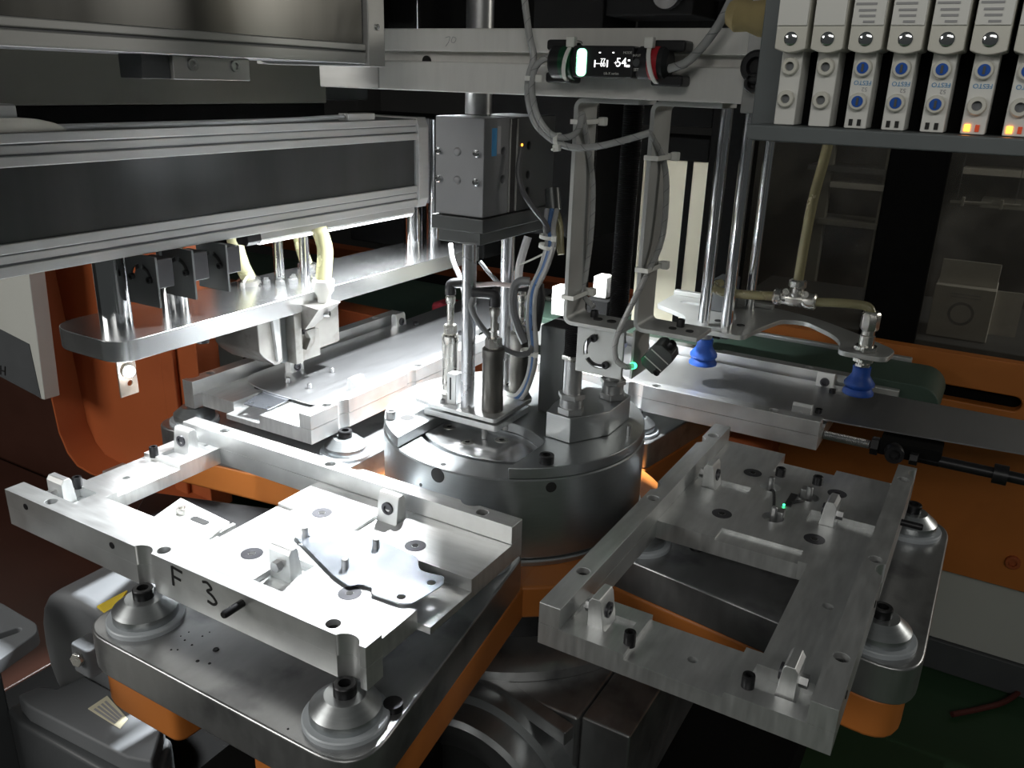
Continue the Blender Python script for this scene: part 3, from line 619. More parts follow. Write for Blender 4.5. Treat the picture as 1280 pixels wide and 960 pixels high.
build(MB().box(-0.1138, -0.1105, -0.048, 0.21, 0.434, 0.545), 'added_hood', BLACKMT, wl)
build(MB().box(-0.1960, -0.1140, -0.0510, -0.0480, 0.4775, 0.545), 'added_hood', BLACKMT, wl)
wd_ = bpy.data.lights.new('work_lamp_light', 'AREA'); wd_.shape = 'RECTANGLE'; wd_.size = 0.07; wd_.size_y = 0.11; wd_.energy = WORK_W; wd_.color = (0.95, 0.985, 1.0)
wo_ = bpy.data.objects.new('work_lamp_light', wd_); COL.objects.link(wo_); wo_.location = (-0.155, 0.135, 0.5215)

def bracket(name, lab, x, zf, ztop, flange, sensor):
    t = thing(name, lab, 'bracket', (x, -0.07, zf)); th = 0.0045; r = 0.010
    def arc(cx, cz, a0, a1, R, n=6): return [(cx + R * math.cos(math.radians(a0 + (a1 - a0) * i / n)), cz + R * math.sin(math.radians(a0 + (a1 - a0) * i / n))) for i in range(n + 1)]
    out = [(x + flange, zf)] + [(x + r, zf)][:0] + arc(x + r, zf + r, 270, 180, r) + arc(x + r, ztop - r, 180, 90, r) + [(x + flange, ztop)]
    inn = [(x + flange, ztop - th)] + arc(x + r, ztop - r, 90, 180, r - th) + arc(x + r, zf + r, 180, 270, r - th) + [(x + flange, zf + th)]
    build(MB().prism(out + inn, -0.090, -0.045, 'Y'), 'bent_strip', SHEET, t, 0.0006)
    return t
b1 = bracket('sensor_bracket', 'bent sheet metal strip hanging from the beam, the one beside the threaded columns', 0.106, 0.1855, 0.4148, 0.068, 1)
for x in (0.136, 0.152):
    build(MB().lathe((x, -0.066, 0.1900), (0, 0, 1), [(0.005, 0), (0.005, 0.0012)], 16), 'slot_hole', BORE, b1)
hexscrew(b1, (0.128, -0.058, 0.190), (0, 0, 1), 0.0042, 0.007)
b2 = bracket('sensor_bracket', 'bent sheet metal strip hanging from the beam, the right one with the green light', 0.186, 0.1915, 0.4148, 0.068, 2)
for x in (0.222, 0.240): build(MB().lathe((x, -0.072, 0.1960), (0, 0, 1), [(0.004, 0), (0.004, 0.001)], 16), 'slot_hole', BORE, b2)
hexscrew(b2, (0.226, -0.060, 0.196), (0, 0, 1), 0.0042, 0.008)
def slot_plate(parent, x0, x1, z0, z1, y, th=0.003, name='slotted_plate', flip=1, material=None):
    """square plate with a curved slot around a screw circle"""
    o = build(MB().box(x0, x1, y, y + th, z0, z1), name, material or SHEET, parent, 0.0005); cx = (x0 + x1) / 2; cz = (z0 + z1) / 2; cut = []
    for a0, a1 in ((100, 165), (15, 80)) if flip > 0 else ((100, 200), (215, 300)):
        n = 10; R0, R1 = 0.0138, 0.0190
        pl = [(cx + R1 * math.cos(math.radians(a0 + (a1 - a0) * i / n)), cz + R1 * math.sin(math.radians(a0 + (a1 - a0) * i / n))) for i in range(n + 1)]
        pl += [(cx + R0 * math.cos(math.radians(a1 - (a1 - a0) * i / n)), cz + R0 * math.sin(math.radians(a1 - (a1 - a0) * i / n))) for i in range(n + 1)]
        cut.append(MB().prism(pl, y - 0.01, y + 0.02, 'Y'))
    carve(o, cut); R = 0.0158
    for a in ((170, 8) if flip > 0 else (115, 305)):
        hexscrew(o, (cx + R * math.cos(math.radians(a)), y + 0.0005, cz + R * math.sin(math.radians(a))), (0, -1, 0), 0.0042, 0.0042)
    return o
slot_plate(b1, 0.1185, 0.1725, 0.1320, 0.1852, -0.078, flip=-1)
build(MB().box(0.128, 0.160, -0.0745, -0.055, 0.140, 0.176), 'sensor_body', BLACKPL, b1, 0.0015)
# right bracket: tilted sensor head on an angle plate
build(MB().box(0.1865, 0.1895, -0.090, -0.048, 0.140, 0.1914), 'angle_plate', SHEET, b2, 0.0005)
sh = MB(); c = Vector((0.212, -0.074, 0.1655)); e1 = Vector((0.62, -0.15, 0.77)).normalized(); e3 = Vector((0.1, -0.98, -0.1)); e3 = (e3 - e1 * e3.dot(e1)).normalized(); e2 = e3.cross(e1)
oc = [(0.017, 0.007), (0.012, 0.0125), (-0.012, 0.0125), (-0.017, 0.007), (-0.017, -0.007), (-0.012, -0.0125), (0.012, -0.0125), (0.017, -0.007)]
vs = [c + e1 * a + e2 * b + e3 * h for h in (-0.010, 0.010) for a, b in oc]
sh.add(vs, [tuple(range(7, -1, -1)), tuple(range(8, 16))] + [(i, (i + 1) % 8, 8 + (i + 1) % 8, 8 + i) for i in range(8)])
hd = build(sh, 'sensor_head', ANODDARK, b2, 0.0010)
for s_ in (-0.006, 0.006):
    build(MB().cyl(c + e1 * s_ + e2 * -0.0115 + e3 * 0.0102, c + e1 * s_ + e2 * 0.0115 + e3 * 0.0102, 0.0007, n=6), 'groove_line', ALU2, hd)
hexscrew(b2, c + e1 * -0.010 + e2 * -0.009 + e3 * 0.010, e3, 0.0036, 0.003)
hexscrew(b2, c + e1 * 0.018 + e3 * 0.002, e1, 0.0045, 0.006)
q = at(793, 457, Y=-0.0885); build(MB().lathe(q, (-0.25, -0.9, 0.1), [(0.0034, 0), (0.0036, 0.004), (0.0026, 0.006)], 14), 'green_led', GREENLED, b2, label='glowing green sensor light')

# display sensor tied to the beam
ds = thing('display_sensor', 'black laser sensor amplifier with green light and white digits on the beam', 'sensor', (0.15, -0.118, 0.4495))
def dpt(px, py, y=-0.1335): return at(px, py, Y=y)
build(MB().lathe((0.0965, -0.118, 0.4455), (1, 0.0, 0.012), [(0.0135, 0), (0.0150, 0.002), (0.0150, 0.022), (0.0125, 0.024), (0.0125, 0.086), (0.0140, 0.088), (0.0140, 0.112), (0.010, 0.116)], 32), 'body', BLACKPL, ds)
build(MB().box(0.1235, 0.1835, -0.1335, -0.118, 0.4330, 0.4600), 'display_housing', BLACKPL, ds, 0.002)
for x0, x1 in ((0.090, 0.118), (0.196, 0.226)):
    for z0, z1 in ((0.456, 0.4655), (0.4275, 0.437)):
        build(MB().box(x0, x1, -0.1225, -0.1005, z0, z1), 'mount_clip', BLACKPL, ds, 0.0025)
a = dpt(721, 80); b = dpt(733, 80)
build(MB().prism(rrect(a.x, b.x, 0.4340, 0.4575, 0.004), -0.1345, -0.1300, 'Y'), 'green_lamp', GREENLEDW, ds, label='glowing green lamp')
build(MB().lathe((0.1078, -0.118, 0.4456), (1, 0, 0.012), [(0.0152, 0), (0.0154, 0.003), (0.0154, 0.010), (0.0152, 0.0125)], 32), 'green_ring', mat('dark_green_plastic', (0.006, 0.06, 0.025), 0, 0.35), ds)
a = dpt(812, 80); build(MB().lathe((a.x - 0.004, -0.118, 0.4467), (1, 0, 0.012), [(0.0142, 0), (0.0144, 0.002), (0.0144, 0.007), (0.0142, 0.009)], 32), 'red_ring', REDPL, ds)
R_ = (1, 0, 0.012); U_ = (0, 0, 1); Yt = -0.1336
def dtext(txt, px, py, size, m_, nm='lettering'): text(txt, at(px, py, Y=Yt), R_, U_, size, m_, ds, nm)
dtext('54', 776.5, 78.5, 0.0105, OLED, 'display_digits'); dtext('+', 769.5, 79, 0.0055, OLED, 'display_digits')
def dbox(p0, p1, m_=OLED, nm='display_mark'):
    a = at(*p0, Y=Yt); b = at(*p1, Y=Yt); build(MB().box(min(a.x, b.x), max(a.x, b.x), Yt - 0.0001, Yt + 0.0004, min(a.z, b.z), max(a.z, b.z)), nm, m_, ds)
dbox((743, 75), (744, 84)); dbox((744, 79), (752, 80)); dbox((758.6, 75), (759.6, 84))
text('77', at(753.5, 76, Y=Yt), R_, U_, 0.0050, OLED, ds, 'display_digits'); text('00', at(753.5, 81, Y=Yt), R_, U_, 0.0050, OLED, ds, 'display_digits')
dbox((782.5, 81), (787, 84)); dbox((785, 74.3), (787.5, 76.5))
dbox((748.8, 65), (751, 66.6)); dbox((765.6, 65), (767.8, 66.6))
dtext('MODE', 784.5, 66, 0.0030, WHITEPL); dtext('INPUT', 796, 69.5, 0.0026, WHITEPL); dtext('SET', 795, 87.3, 0.0032, WHITEPL); dtext('LR-X series', 764, 92, 0.0031, WHITEPL)
text('KEYENCE', at(721.2, 79, Y=-0.1349) + Vector((0, 0, 0)), U_, (-1, 0, -0.012), 0.0034, WHITEPL, ds)
q = at(795.5, 78.5, Y=Yt); build(MB().lathe(q + Vector((0, 0.0005, 0)), (0, -1, 0), [(0.0034, 0), (0.0034, 0.001), (0.003, 0.0014)], 20), 'button', DARKGREY, ds)
for nm, px, sgn in (('left', 716, 1), ('right', 820, -1)):
    a = at(px, 78, Y=-0.119)
    mbt = MB(); n = 20; R = 0.0165; w_ = 0.0019; vs = []; fs = []
    for r, h in ((R, -w_), (R + 0.001, -w_), (R + 0.001, w_), (R, w_)):
        for i in range(n + 1):
            th = math.radians(60 + 240 * i / n); vs.append((a.x + h + 0.0035 * math.sin(th) * (1 if sgn > 0 else -1), -0.119 + r * math.cos(th) * 1.0, 0.4465 + r * math.sin(th)))
    m_ = n + 1
    for j in range(4):
        for i in range(n): fs.append((j * m_ + i, j * m_ + i + 1, ((j + 1) % 4) * m_ + i + 1, ((j + 1) % 4) * m_ + i))
    ct = thing('cable_tie', 'white cable tie round the %s end of the black display sensor' % ('green' if sgn > 0 else 'red-ringed'), 'cable tie', (a.x, -0.119, 0.4465), 'white nylon cable ties')
    build(mbt.add(vs, fs), 'band', TIE, ct)
    hq = Vector((a.x + 0.003 * sgn, -0.1290, 0.4630)); build(MB().box(hq.x - 0.0042, hq.x + 0.0042, hq.y - 0.004, hq.y + 0.003, hq.z - 0.0045, hq.z + 0.0045), 'head', TIE, ct, 0.001)

# cables in clear spiral wrap
def wrapped(pts, r, lab, name='wrapped_cable'):
    t = thing(name, lab, 'cable', pts[0], 'cables in clear spiral wrap')
    m = MB().tube(pts, r * 0.82, 12); build(m, 'cable', WRAP, t); h = MB().helix(m.path, r * 0.80, r * 0.10, r * 4.2); build(h, 'spiral', CABLE, t)
    return t
wrapped([at(655, -6, Y=-0.115), at(661, 40, Y=-0.118), at(667, 72, Y=-0.120), at(661, 96, Y=-0.122), at(660, 122, Y=-0.122), at(668, 152, Y=-0.121), at(684, 170, Y=-0.119), at(700, 180, Y=-0.117), at(722, 185, Y=-0.112),
         at(752, 182, Y=-0.108), at(785, 174, Y=-0.102), at(812, 166, Y=-0.096)], 0.0040, 'long clear wrapped cable hanging from the top across to the right bracket')
wrapped([at(704, 78, Y=-0.118), at(690, 72, Y=-0.122), at(676, 76, Y=-0.126), at(667, 90, Y=-0.128), at(665, 115, Y=-0.128), at(672, 145, Y=-0.127), at(688, 167, Y=-0.124), at(706, 172, Y=-0.118), at(722, 164, Y=-0.108), at(728, 142, Y=-0.096)], 0.0038,
        'clear wrapped cable curling from the display sensor to the left bracket')
wrapped([at(836, 86, Y=-0.122), at(858, 78, Y=-0.124), at(880, 56, Y=-0.126), at(900, 28, Y=-0.128), at(918, -8, Y=-0.13)], 0.0046, 'clear wrapped cable rising from the red-ringed sensor end')
wrapped([at(728, 142, Y=-0.0965), at(735, 185, Y=-0.066), at(741, 230, Y=-0.054), at(739, 290, Y=-0.052), at(732, 345, Y=-0.052), at(728, 366, Y=-0.054), at(742, 384, Y=-0.06)], 0.0036, 'clear wrapped cable running down inside the left bracket')
wrapped([at(812, 166, Y=-0.0965), at(829, 200, Y=-0.066), at(833, 240, Y=-0.06), at(827, 300, Y=-0.064), at(805, 350, Y=-0.088), at(784, 392, Y=-0.100), at(770, 425, Y=-0.106), at(770, 448, Y=-0.106), at(781, 458, Y=-0.102), at(791, 457.5, Y=-0.0945)], 0.0036,
        'clear wrapped cable running down the right bracket to the green light')
zip_tie(at(665, 98, Y=-0.124), (0, 0, 1), 0.0062, 'white cable tie where the two wrapped cables meet below the beam groove')
zip_tie(at(698, 176, Y=-0.119), (1, 0, 0.15), 0.0066, 'white cable tie at the bottom of the cable loop', at(690, 187, Y=-0.125))
def flat_tie(x, y0, y1, zc, lab):
    t = thing('cable_tie', lab, 'cable tie', (x, (y0 + y1) / 2, zc), 'white nylon cable ties')
    mb = MB(); w_ = 0.0022
    for (a, b, c, d) in ((x - 0.0022, x + 0.0120, y0 - 0.0012, y0), (x - 0.0022, x + 0.0120, y1, y1 + 0.0012), (x - 0.0022, x - 0.001, y0, y1), (x + 0.0108, x + 0.012, y0, y1)): mb.box(a, b, c, d, zc - w_, zc + w_)
    build(mb, 'band', TIE, t); build(MB().box(x + 0.010, x + 0.018, y1 - 0.010, y1 - 0.002, zc - 0.0042, zc + 0.0042), 'head', TIE, t, 0.0012)
flat_tie(0.106, -0.0905, -0.0445, 0.392, 'white cable tie round the top of the left bracket')
flat_tie(0.106, -0.0905, -0.0445, 0.215, 'white cable tie round the lower left bracket')
flat_tie(0.186, -0.0905, -0.0445, 0.363, 'white cable tie round the upper right bracket')
flat_tie(0.186, -0.0905, -0.0445, 0.255, 'white cable tie round the middle of the right bracket')

# ================================================================== LEFT GANTRY
gb = thing('gantry_beam', 'lower left gantry beam with a dark mirror cover band and white cable on top', 'beam', (-0.40, -0.2, 0.228))
build(MB().prism([(-0.46, 0.2285), (-0.3525, 0.2285), (-0.3525, 0.366), (-0.46, 0.366)], -0.80, 0.268, 'Y'), 'beam_core', ANODGREY, gb, 0.001)
for z0, z1, x1 in ((0.334, 0.3445, -0.349), (0.346, 0.3545, -0.351), (0.356, 0.3662, -0.3495), (0.2515, 0.262, -0.349), (0.242, 0.250, -0.351), (0.2285, 0.240, -0.3495)):
    build(MB().box(-0.3526, x1, -0.80, 0.268, z0, z1), 'frame_rib', ALU2, gb, 0.0012)
build(MB().box(-0.3525, -0.3515, -0.80, 0.262, 0.2622, 0.3338), 'cover_band', MIRROR, gb)
build(MB().prism(rpoly([(-0.462, 0.2260), (-0.352, 0.2260), (-0.3465, 0.240), (-0.3465, 0.353), (-0.352, 0.3680), (-0.462, 0.3680)], 0.001), 0.2685, 0.2940, 'Y'), 'end_cap', ALU2, gb, 0.0012)
build(MB().box(-0.462, -0.350, 0.2945, 0.302, 0.230, 0.366), 'end_plate', ANODGREY, gb, 0.0008)
build(MB().box(-0.370, -0.351, 0.105, 0.165, 0.3664, 0.3765), 'cable_block', ALU2, gb, 0.001)
cable([(-0.356, -0.42, 0.3696), (-0.357, -0.34, 0.3696), (-0.356, -0.25, 0.3696), (-0.355, -0.12, 0.3697), (-0.356, 0.0, 0.3700), (-0.358, 0.06, 0.3712), (-0.360, 0.104, 0.3720)], 0.0032, CABLEW, 'white_cable', 'white cable lying along the top of the lower left beam')
tp = thing('taped_clamp', 'pale clamp wrapped in masking tape on top of the left beam', 'clamp', (-0.36, -0.40, 0.366))
build(MB().box(-0.378, -0.353, -0.46, -0.3735, 0.3665, 0.3925), 'block', ALU2, tp, 0.002)
build(MB().prism(rpoly([(-0.46, 0.3664), (-0.325, 0.3664), (-0.335, 0.3735), (-0.355, 0.3785), (-0.372, 0.3800), (-0.46, 0.3800)], [0, 0.003, 0.006, 0.01, 0.002, 0]), -0.385, -0.3515, 'X'), 'tape', TAPE, tp, 0.001)
hexscrew(tp, (-0.3532, -0.400, 0.3855), (1, 0, 0), 0.0055, 0.004, CHROME)

# LED bar under the beam: the lamp that lights the left half of the machine
lb = thing('led_bar', 'white LED light bar fixed under the lower left beam', 'light bar', (-0.362, 0.09, 0.2285))
LY0, LY1 = -0.075, 0.262
build(MB().prism([(-0.3715, 0.2280), (-0.3525, 0.2280), (-0.3515, 0.2200), (-0.3535, 0.2165), (-0.3705, 0.2165), (-0.3725, 0.2200)], LY0, LY1, 'Y'), 'housing', ALU2, lb, 0.0006)
build(MB().prism([(-0.3700, 0.2163), (-0.3540, 0.2163), (-0.3575, 0.2125), (-0.3665, 0.2125)], LY0 + 0.002, LY1 - 0.002, 'Y'), 'diffuser', TUBEWHITE, lb)
build(MB().prism([(-0.3725, 0.2282), (-0.3515, 0.2282), (-0.3505, 0.2195), (-0.354, 0.2145), (-0.370, 0.2145), (-0.3735, 0.2195)], LY0 - 0.024, LY0 - 0.0003, 'Y'), 'end_cap', BLACKPL, lb, 0.001)
l = bpy.data.lights.new('led_bar_light', 'AREA'); l.shape = 'RECTANGLE'; l.size = 0.016; l.size_y = 0.33; l.energy = LED_W; l.color = (0.94, 0.98, 1.0)
lo = bpy.data.objects.new('led_bar_light', l); COL.objects.link(lo); lo.location = (-0.362, 0.0935, 0.2118); lo.rotation_euler = (0, math.radians(22), 0)

# carrier plate hanging from the beam on four posts
gp = thing('carrier_plate', 'long polished aluminium carrier plate hanging below the left beam', 'carrier plate', (-0.395, 0.05, 0.115))
build(MB().prism(rpoly([(-0.33, -0.318), (-0.33, 0.43), (-0.462, 0.43), (-0.462, -0.318)], [0.030, 0.004, 0.004, 0.045], 8), 0.115, 0.140), 'plate', ALUP, gp, 0.0010)
for (x, y, r) in ((-0.404, -0.264, 0.0185), (-0.408, -0.176, 0.0165), (-0.418, 0.345, 0.0165), (-0.412, 0.398, 0.0150)):
    p = build(MB().cyl((x, y, 0.140), (x, y, 0.2284 if y < 0.27 else 0.36), r, n=36), 'post', CHROME, gp)
for (x, y) in ((-0.345, -0.19), (-0.43, -0.19)): build(MB().cyl((x, y, 0.108), (x, y, 0.115), 0.008, n=20), 'bolt_head', BLACKOX, gp)
for i, (y, lab) in enumerate(((-0.257, 'nearest'), (-0.206, 'middle'), (-0.155, 'farthest'))):
    t = thing('proximity_sensor', 'slotted grey sensor plate under the left beam, the %s of the three' % lab, 'sensor', (-0.357, y, 0.168), 'slotted sensor plates under the left beam')
    slot_plate(t, -0.384, -0.330, 0.168, 0.2278, y, flip=1, material=SHEETSHADE)
    build(MB().box(-0.372, -0.338, y + 0.0032, y + 0.030, 0.188, 0.2220), 'sensor_box', BLACKPL, t, 0.0015)
# lamp tab at the near end of the plate
lt = thing('led_spotlight', 'small glaring white LED on a holed tab below the carrier plate', 'spotlight', (-0.352, -0.292, 0.115))
tab = build(MB().box(-0.3560, -0.3535, -0.305, -0.281, 0.067, 0.1148), 'tab', mat('bare_tab_metal', (0.30, 0.25, 0.21), 0.6, 0.45), lt, 0.0006)
carve(tab, [MB().cyl((-0.37, -0.291, 0.0815), (-0.34, -0.291, 0.0815), 0.0034, n=18)])
build(MB().lathe((-0.3535, -0.294, 0.0985), (1, -0.1, -0.1), [(0.0070, 0), (0.0070, 0.004), (0.006, 0.005)], 20), 'lamp_housing', NICKEL, lt)
build(MB().lathe((-0.3490, -0.2945, 0.0980), (1, -0.1, -0.1), [(0.0068, 0), (0.0062, 0.0030), (0.003, 0.0050)], 20), 'led_lens', LEDWHITE, lt)
sp = bpy.data.lights.new('led_spot_light', 'SPOT'); sp.energy = SPOT_W; sp.spot_size = math.radians(150); sp.spot_blend = 0.6; sp.shadow_soft_size = 0.005; sp.color = (0.95, 0.98, 1.0)
so = bpy.data.objects.new('led_spot_light', sp); COL.objects.link(so); so.location = (-0.341, -0.2955, 0.0975); so.rotation_euler = Vector((0.6, 0.5, -0.6)).to_track_quat('-Z', 'Y').to_euler()

# wedge gripper under the plate
wg = thing('wedge_gripper', 'worn metal wedge gripper with a nozzle hanging over the left blade', 'gripper', (-0.38, -0.02, 0.045))
build(MB().prism(rpoly([(-0.098, 0.1148), (-0.056, 0.1148), (-0.056, 0.046), (-0.070, 0.044), (-0.090, 0.060), (-0.098, 0.070)], 0.003), -0.432, -0.346, 'X'), 'side_body', WORN, wg, 0.0012)
build(MB().box(-0.4300, -0.3500, -0.0555, -0.0425, 0.042, 0.1148), 'inner_plate', ANODDARK, wg, 0.0008)
build(MB().prism(rpoly([(-0.0755, 0.1147), (-0.0635, 0.1147), (-0.0635, 0.055), (-0.070, 0.050)], 0.001), -0.3458, -0.3405, 'X'), 'guide_strip', ALU, wg, 0.0006)
build(MB().box(-0.4300, -0.3340, -0.0420, -0.0280, 0.040, 0.1148), 'front_bar', WORN, wg, 0.001)
build(MB().box(-0.4240, -0.3440, -0.0275, 0.0600, 0.048, 0.1148), 'rear_plate', WORN, wg, 0.001)
mb = MB(); tpz, btz = 0.1260, 0.0880
vs = [(-0.3436, -0.0275, tpz), (-0.297, -0.032, tpz - 0.002), (-0.300, 0.018, tpz - 0.001), (-0.3436, 0.018, tpz), (-0.3436, -0.0275, btz + 0.005), (-0.330, -0.026, btz), (-0.330, -0.010, btz), (-0.3436, 0.004, btz + 0.004)]
mb.add(vs, [(0, 1, 2, 3), (7, 6, 5, 4), (0, 4, 5, 1), (1, 5, 6, 2), (2, 6, 7, 3), (3, 7, 4, 0)])
wd = build(mb, 'wedge', WORN, wg, 0.0008)
hexscrew(wd, (-0.311, -0.006, 0.110), (0.8, 0.3, 0.1), 0.0042, 0.008, CHROME)
build(MB().prism(rpoly([(-0.024, 0.0868), (-0.004, 0.0868), (-0.008, 0.066), (-0.018, 0.058), (-0.026, 0.058), (-0.016, 0.073)], 0.002), -0.3436, -0.3300, 'X'), 'tongue', WORN, wg, 0.0008)
build(MB().box(-0.3436, -0.3385, -0.0275, 0.012, 0.040, 0.080), 'foot', WORN, wg, 0.001)
hexscrew(wg, (-0.3400, -0.0225, 0.083), (1, 0, 0), 0.0035, 0.004)
build(MB().lathe((-0.318, 0.002, 0.1245), (0, 0, 1), [(0.0085, 0), (0.0095, 0.010), (0.0145, 0.018), (0.0155, 0.032), (0.0120, 0.034)], 28), 'nozzle_neck', WHITEPL, wg)
for (x, y) in ((-0.408, 0.008), (-0.382, 0.034)): build(MB().cyl((x, y, 0.1402), (x, y, 0.228), 0.0072, n=24), 'guide_rod', CHROME, wg)
for (x, y, r) in ((-0.415, -0.012, 0.006), (-0.398, -0.002, 0.007), (-0.392, 0.018, 0.0075), (-0.400, 0.028, 0.005), (-0.372, 0.044, 0.006), (-0.43, 0.09, 0.008)):
    build(MB().lathe((x, y, 0.1402), (0, 0, 1), [(r, 0), (r, 0.005), (r * 0.6, 0.006), (r * 0.6, 0.009)], 6), 'mounting_nut', STEEL, wg)
G2 = 'yellowed suction hoses over the carrier plate'
cable([(-0.318, 0.002, 0.1570), (-0.318, 0.006, 0.175), (-0.321, 0.012, 0.200), (-0.332, 0.014, 0.2255)], 0.0112, HOSE, 'suction_hose', 'thick yellowed clear hose plugged into the wedge gripper nozzle', 'hose', G2, 18)
cable([(-0.430, -0.030, 0.148), (-0.425, -0.045, 0.170), (-0.415, -0.062, 0.200), (-0.41, -0.072, 0.2275)], 0.0105, HOSE, 'suction_hose', 'slanting yellowed clear hose left of the guide rods', 'hose', G2, 18)
cable([(-0.445, 0.103, 0.146), (-0.447, 0.095, 0.175), (-0.447, 0.085, 0.2275)], 0.0095, HOSE, 'suction_hose', 'yellowed clear hose half hidden behind the guide rods', 'hose', G2, 18)
fr = thing('hose_fitting', 'dark round hose fitting on the carrier plate at the slanting hose', 'fitting', (-0.43, -0.03, 0.14))
build(MB().lathe((-0.430, -0.030, 0.1402), (0, -0.15, 1), [(0.0165, 0), (0.0165, 0.008), (0.012, 0.010), (0.0112, 0.013)], 28), 'base', NICKEL, fr)
build(MB().tube([(-0.418, -0.052, 0.141), (-0.413, -0.056, 0.150), (-0.416, -0.046, 0.156)], 0.0018, 6), 'clip_wire', WHITEPL, fr)
fr = thing('hose_fitting', 'dark round hose fitting on the carrier plate behind the guide rods', 'fitting', (-0.445, 0.103, 0.14))
build(MB().lathe((-0.445, 0.103, 0.1402), (0, 0, 1), [(0.0145, 0), (0.0145, 0.007), (0.010, 0.009)], 28), 'base', NICKEL, fr)

# upper left beam
ub = thing('upper_beam', 'upper left gantry beam with grey frame and dark mirror cover band', 'beam', (-0.13, -0.5, 0.439))
build(MB().prism([(-0.20, 0.4395), (-0.0625, 0.4395), (-0.0625, 0.62), (-0.20, 0.62)], -1.0, -0.203, 'Y'), 'beam_core', ANODGREY, ub, 0.001)
for z0, z1, x1 in ((0.4502, 0.4565, -0.0592), (0.4388, 0.4490, -0.0590)): build(MB().box(-0.0626, x1, -1.0, -0.203, z0, z1), 'frame_rib', ALU2, ub, 0.0012)
build(MB().box(-0.0625, -0.0612, -1.0, -0.206, 0.4567, 0.60), 'cover_band', MIRROR2, ub)
ec = build(MB().box(-0.205, -0.0565, -0.2025, -0.178, 0.4365, 0.625), 'end_cap', ALU2, ub, 0.0012)
hexscrew(ub, (-0.0567, -0.190, 0.472), (1, 0, 0), 0.0028, 0.002, CHROME)
hb = thing('hanger_bracket', 'dark bracket with two socket screws hanging under the upper beam', 'bracket', (-0.08, -0.39, 0.43))
build(MB().box(-0.095, -0.066, -0.418, -0.343, 0.4215, 0.4385), 'plate', ALU2, hb, 0.0008)
build(MB().box(-0.095, -0.069, -0.443, -0.4185, 0.4215, 0.4385), 'shim', DARKGREY, hb, 0.0008)
for y in (-0.401, -0.359): hexscrew(hb, (-0.0662, y, 0.4325), (1, 0, 0), 0.0046, 0.0025, STEEL)
rp = thing('rear_rail', 'olive grey painted steel rail behind the two left beams', 'rail', (-0.63, -0.2, 0.34))
build(MB().box(-0.68, -0.60, -0.95, 0.335, 0.3800, 0.52), 'panel', OLIVE, rp, 0.002)
build(MB().box(-0.66, -0.605, -0.95, 0.335, 0.345, 0.3798), 'shade_strip', BLACKMT, rp, 0.002)  # black strip drawn in place of the shading below the rail
build(MB().box(-0.64, -0.60, 0.336, 0.45, 0.385, 0.43), 'end_block', ANODDARK, rp, 0.002)

# ================================================================== ORANGE PRESS FRAME ON THE LEFT
pf = thing('stamping_press', 'red-orange painted steel press frame with a rounded cut-out on the far left', 'machine frame', (-0.9, 0.03, -0.4))
Y0, Y1 = 0.0, 0.055
def xz(px, py, y=Y0):
    q = at(px, py, Y=y); return (q.x, q.z)
a = xz(32, 345); b = xz(75, 540); c = xz(86, 566); d = xz(98, 582); e = xz(115, 592); f = xz(150, 604)
poly = [(a[0] - 0.001, 0.335), a, b, c, d, e, f, (f[0] + 0.30, f[1] - 0.02), (f[0] + 0.30, -0.62), (-1.85, -0.62), (-1.85, 0.335)]
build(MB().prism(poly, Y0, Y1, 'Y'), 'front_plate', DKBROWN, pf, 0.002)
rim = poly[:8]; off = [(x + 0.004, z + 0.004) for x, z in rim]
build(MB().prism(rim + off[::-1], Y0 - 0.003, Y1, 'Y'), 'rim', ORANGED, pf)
rx = xz(243, 420, Y1)[0]
build(MB().box(a[0] - 0.04, rx, Y1 + 0.0005, Y1 + 0.05, -0.34, 0.335), 'web', ORANGED, pf, 0.003)
q0 = xz(208, 470, Y1)[0]
build(MB().box(q0, q0 + 0.035, Y1 - 0.010, Y1, -0.34, 0.14), 'rib', ORANGED, pf, 0.004)
bx = xz(128, 588, Y0)
build(MB().box(bx[0] - 0.01, bx[0] + 0.06, Y0 + 0.005, Y1 - 0.004, f[1] - 0.004, f[1] + 0.008), 'bare_pad', SHEET, pf, 0.002)
wp = thing('sheet_cover', 'white painted sheet panel with a painted shadow on its lower half at the left edge', 'panel', (-0.9, -0.05, 0.0))
p0 = xz(36, 345, -0.05); p1 = xz(56, 500, -0.05); p2 = xz(0, 470, -0.05); p3 = xz(37, 430, -0.05); p4 = xz(0, 411, -0.05)
build(MB().prism([(p0[0], 0.45), p0, p1, (p1[0] - 0.008, p1[1] - 0.001), p2, (p2[0] - 0.5, p2[1] + 0.1), (p2[0] - 0.5, 0.45)], -0.05, -0.02, 'Y'), 'sheet', WHITEPANEL, wp, 0.002)
dk = [p4, p3, (p1[0] - 0.010, p1[1] + 0.002), p2, (p2[0] - 0.5, p2[1] + 0.1), (p2[0] - 0.5, p4[1] + 0.06)]
build(MB().prism(dk, -0.0512, -0.0502, 'Y'), 'shadow_field', DARKGREY, wp)  # dark layer over the white sheet: a shadow drawn as colour
hm = MB()
for s_ in ([(1, 457), (1, 468)], [(6.5, 458), (6.5, 469)], [(1, 463), (6.5, 464)]): 
    u = MB().tube([at(x, y, Y=-0.0515) for x, y in s_], 0.0014, 6); hm.add(u.v, u.f)
build(hm, 'letter', INK, wp)
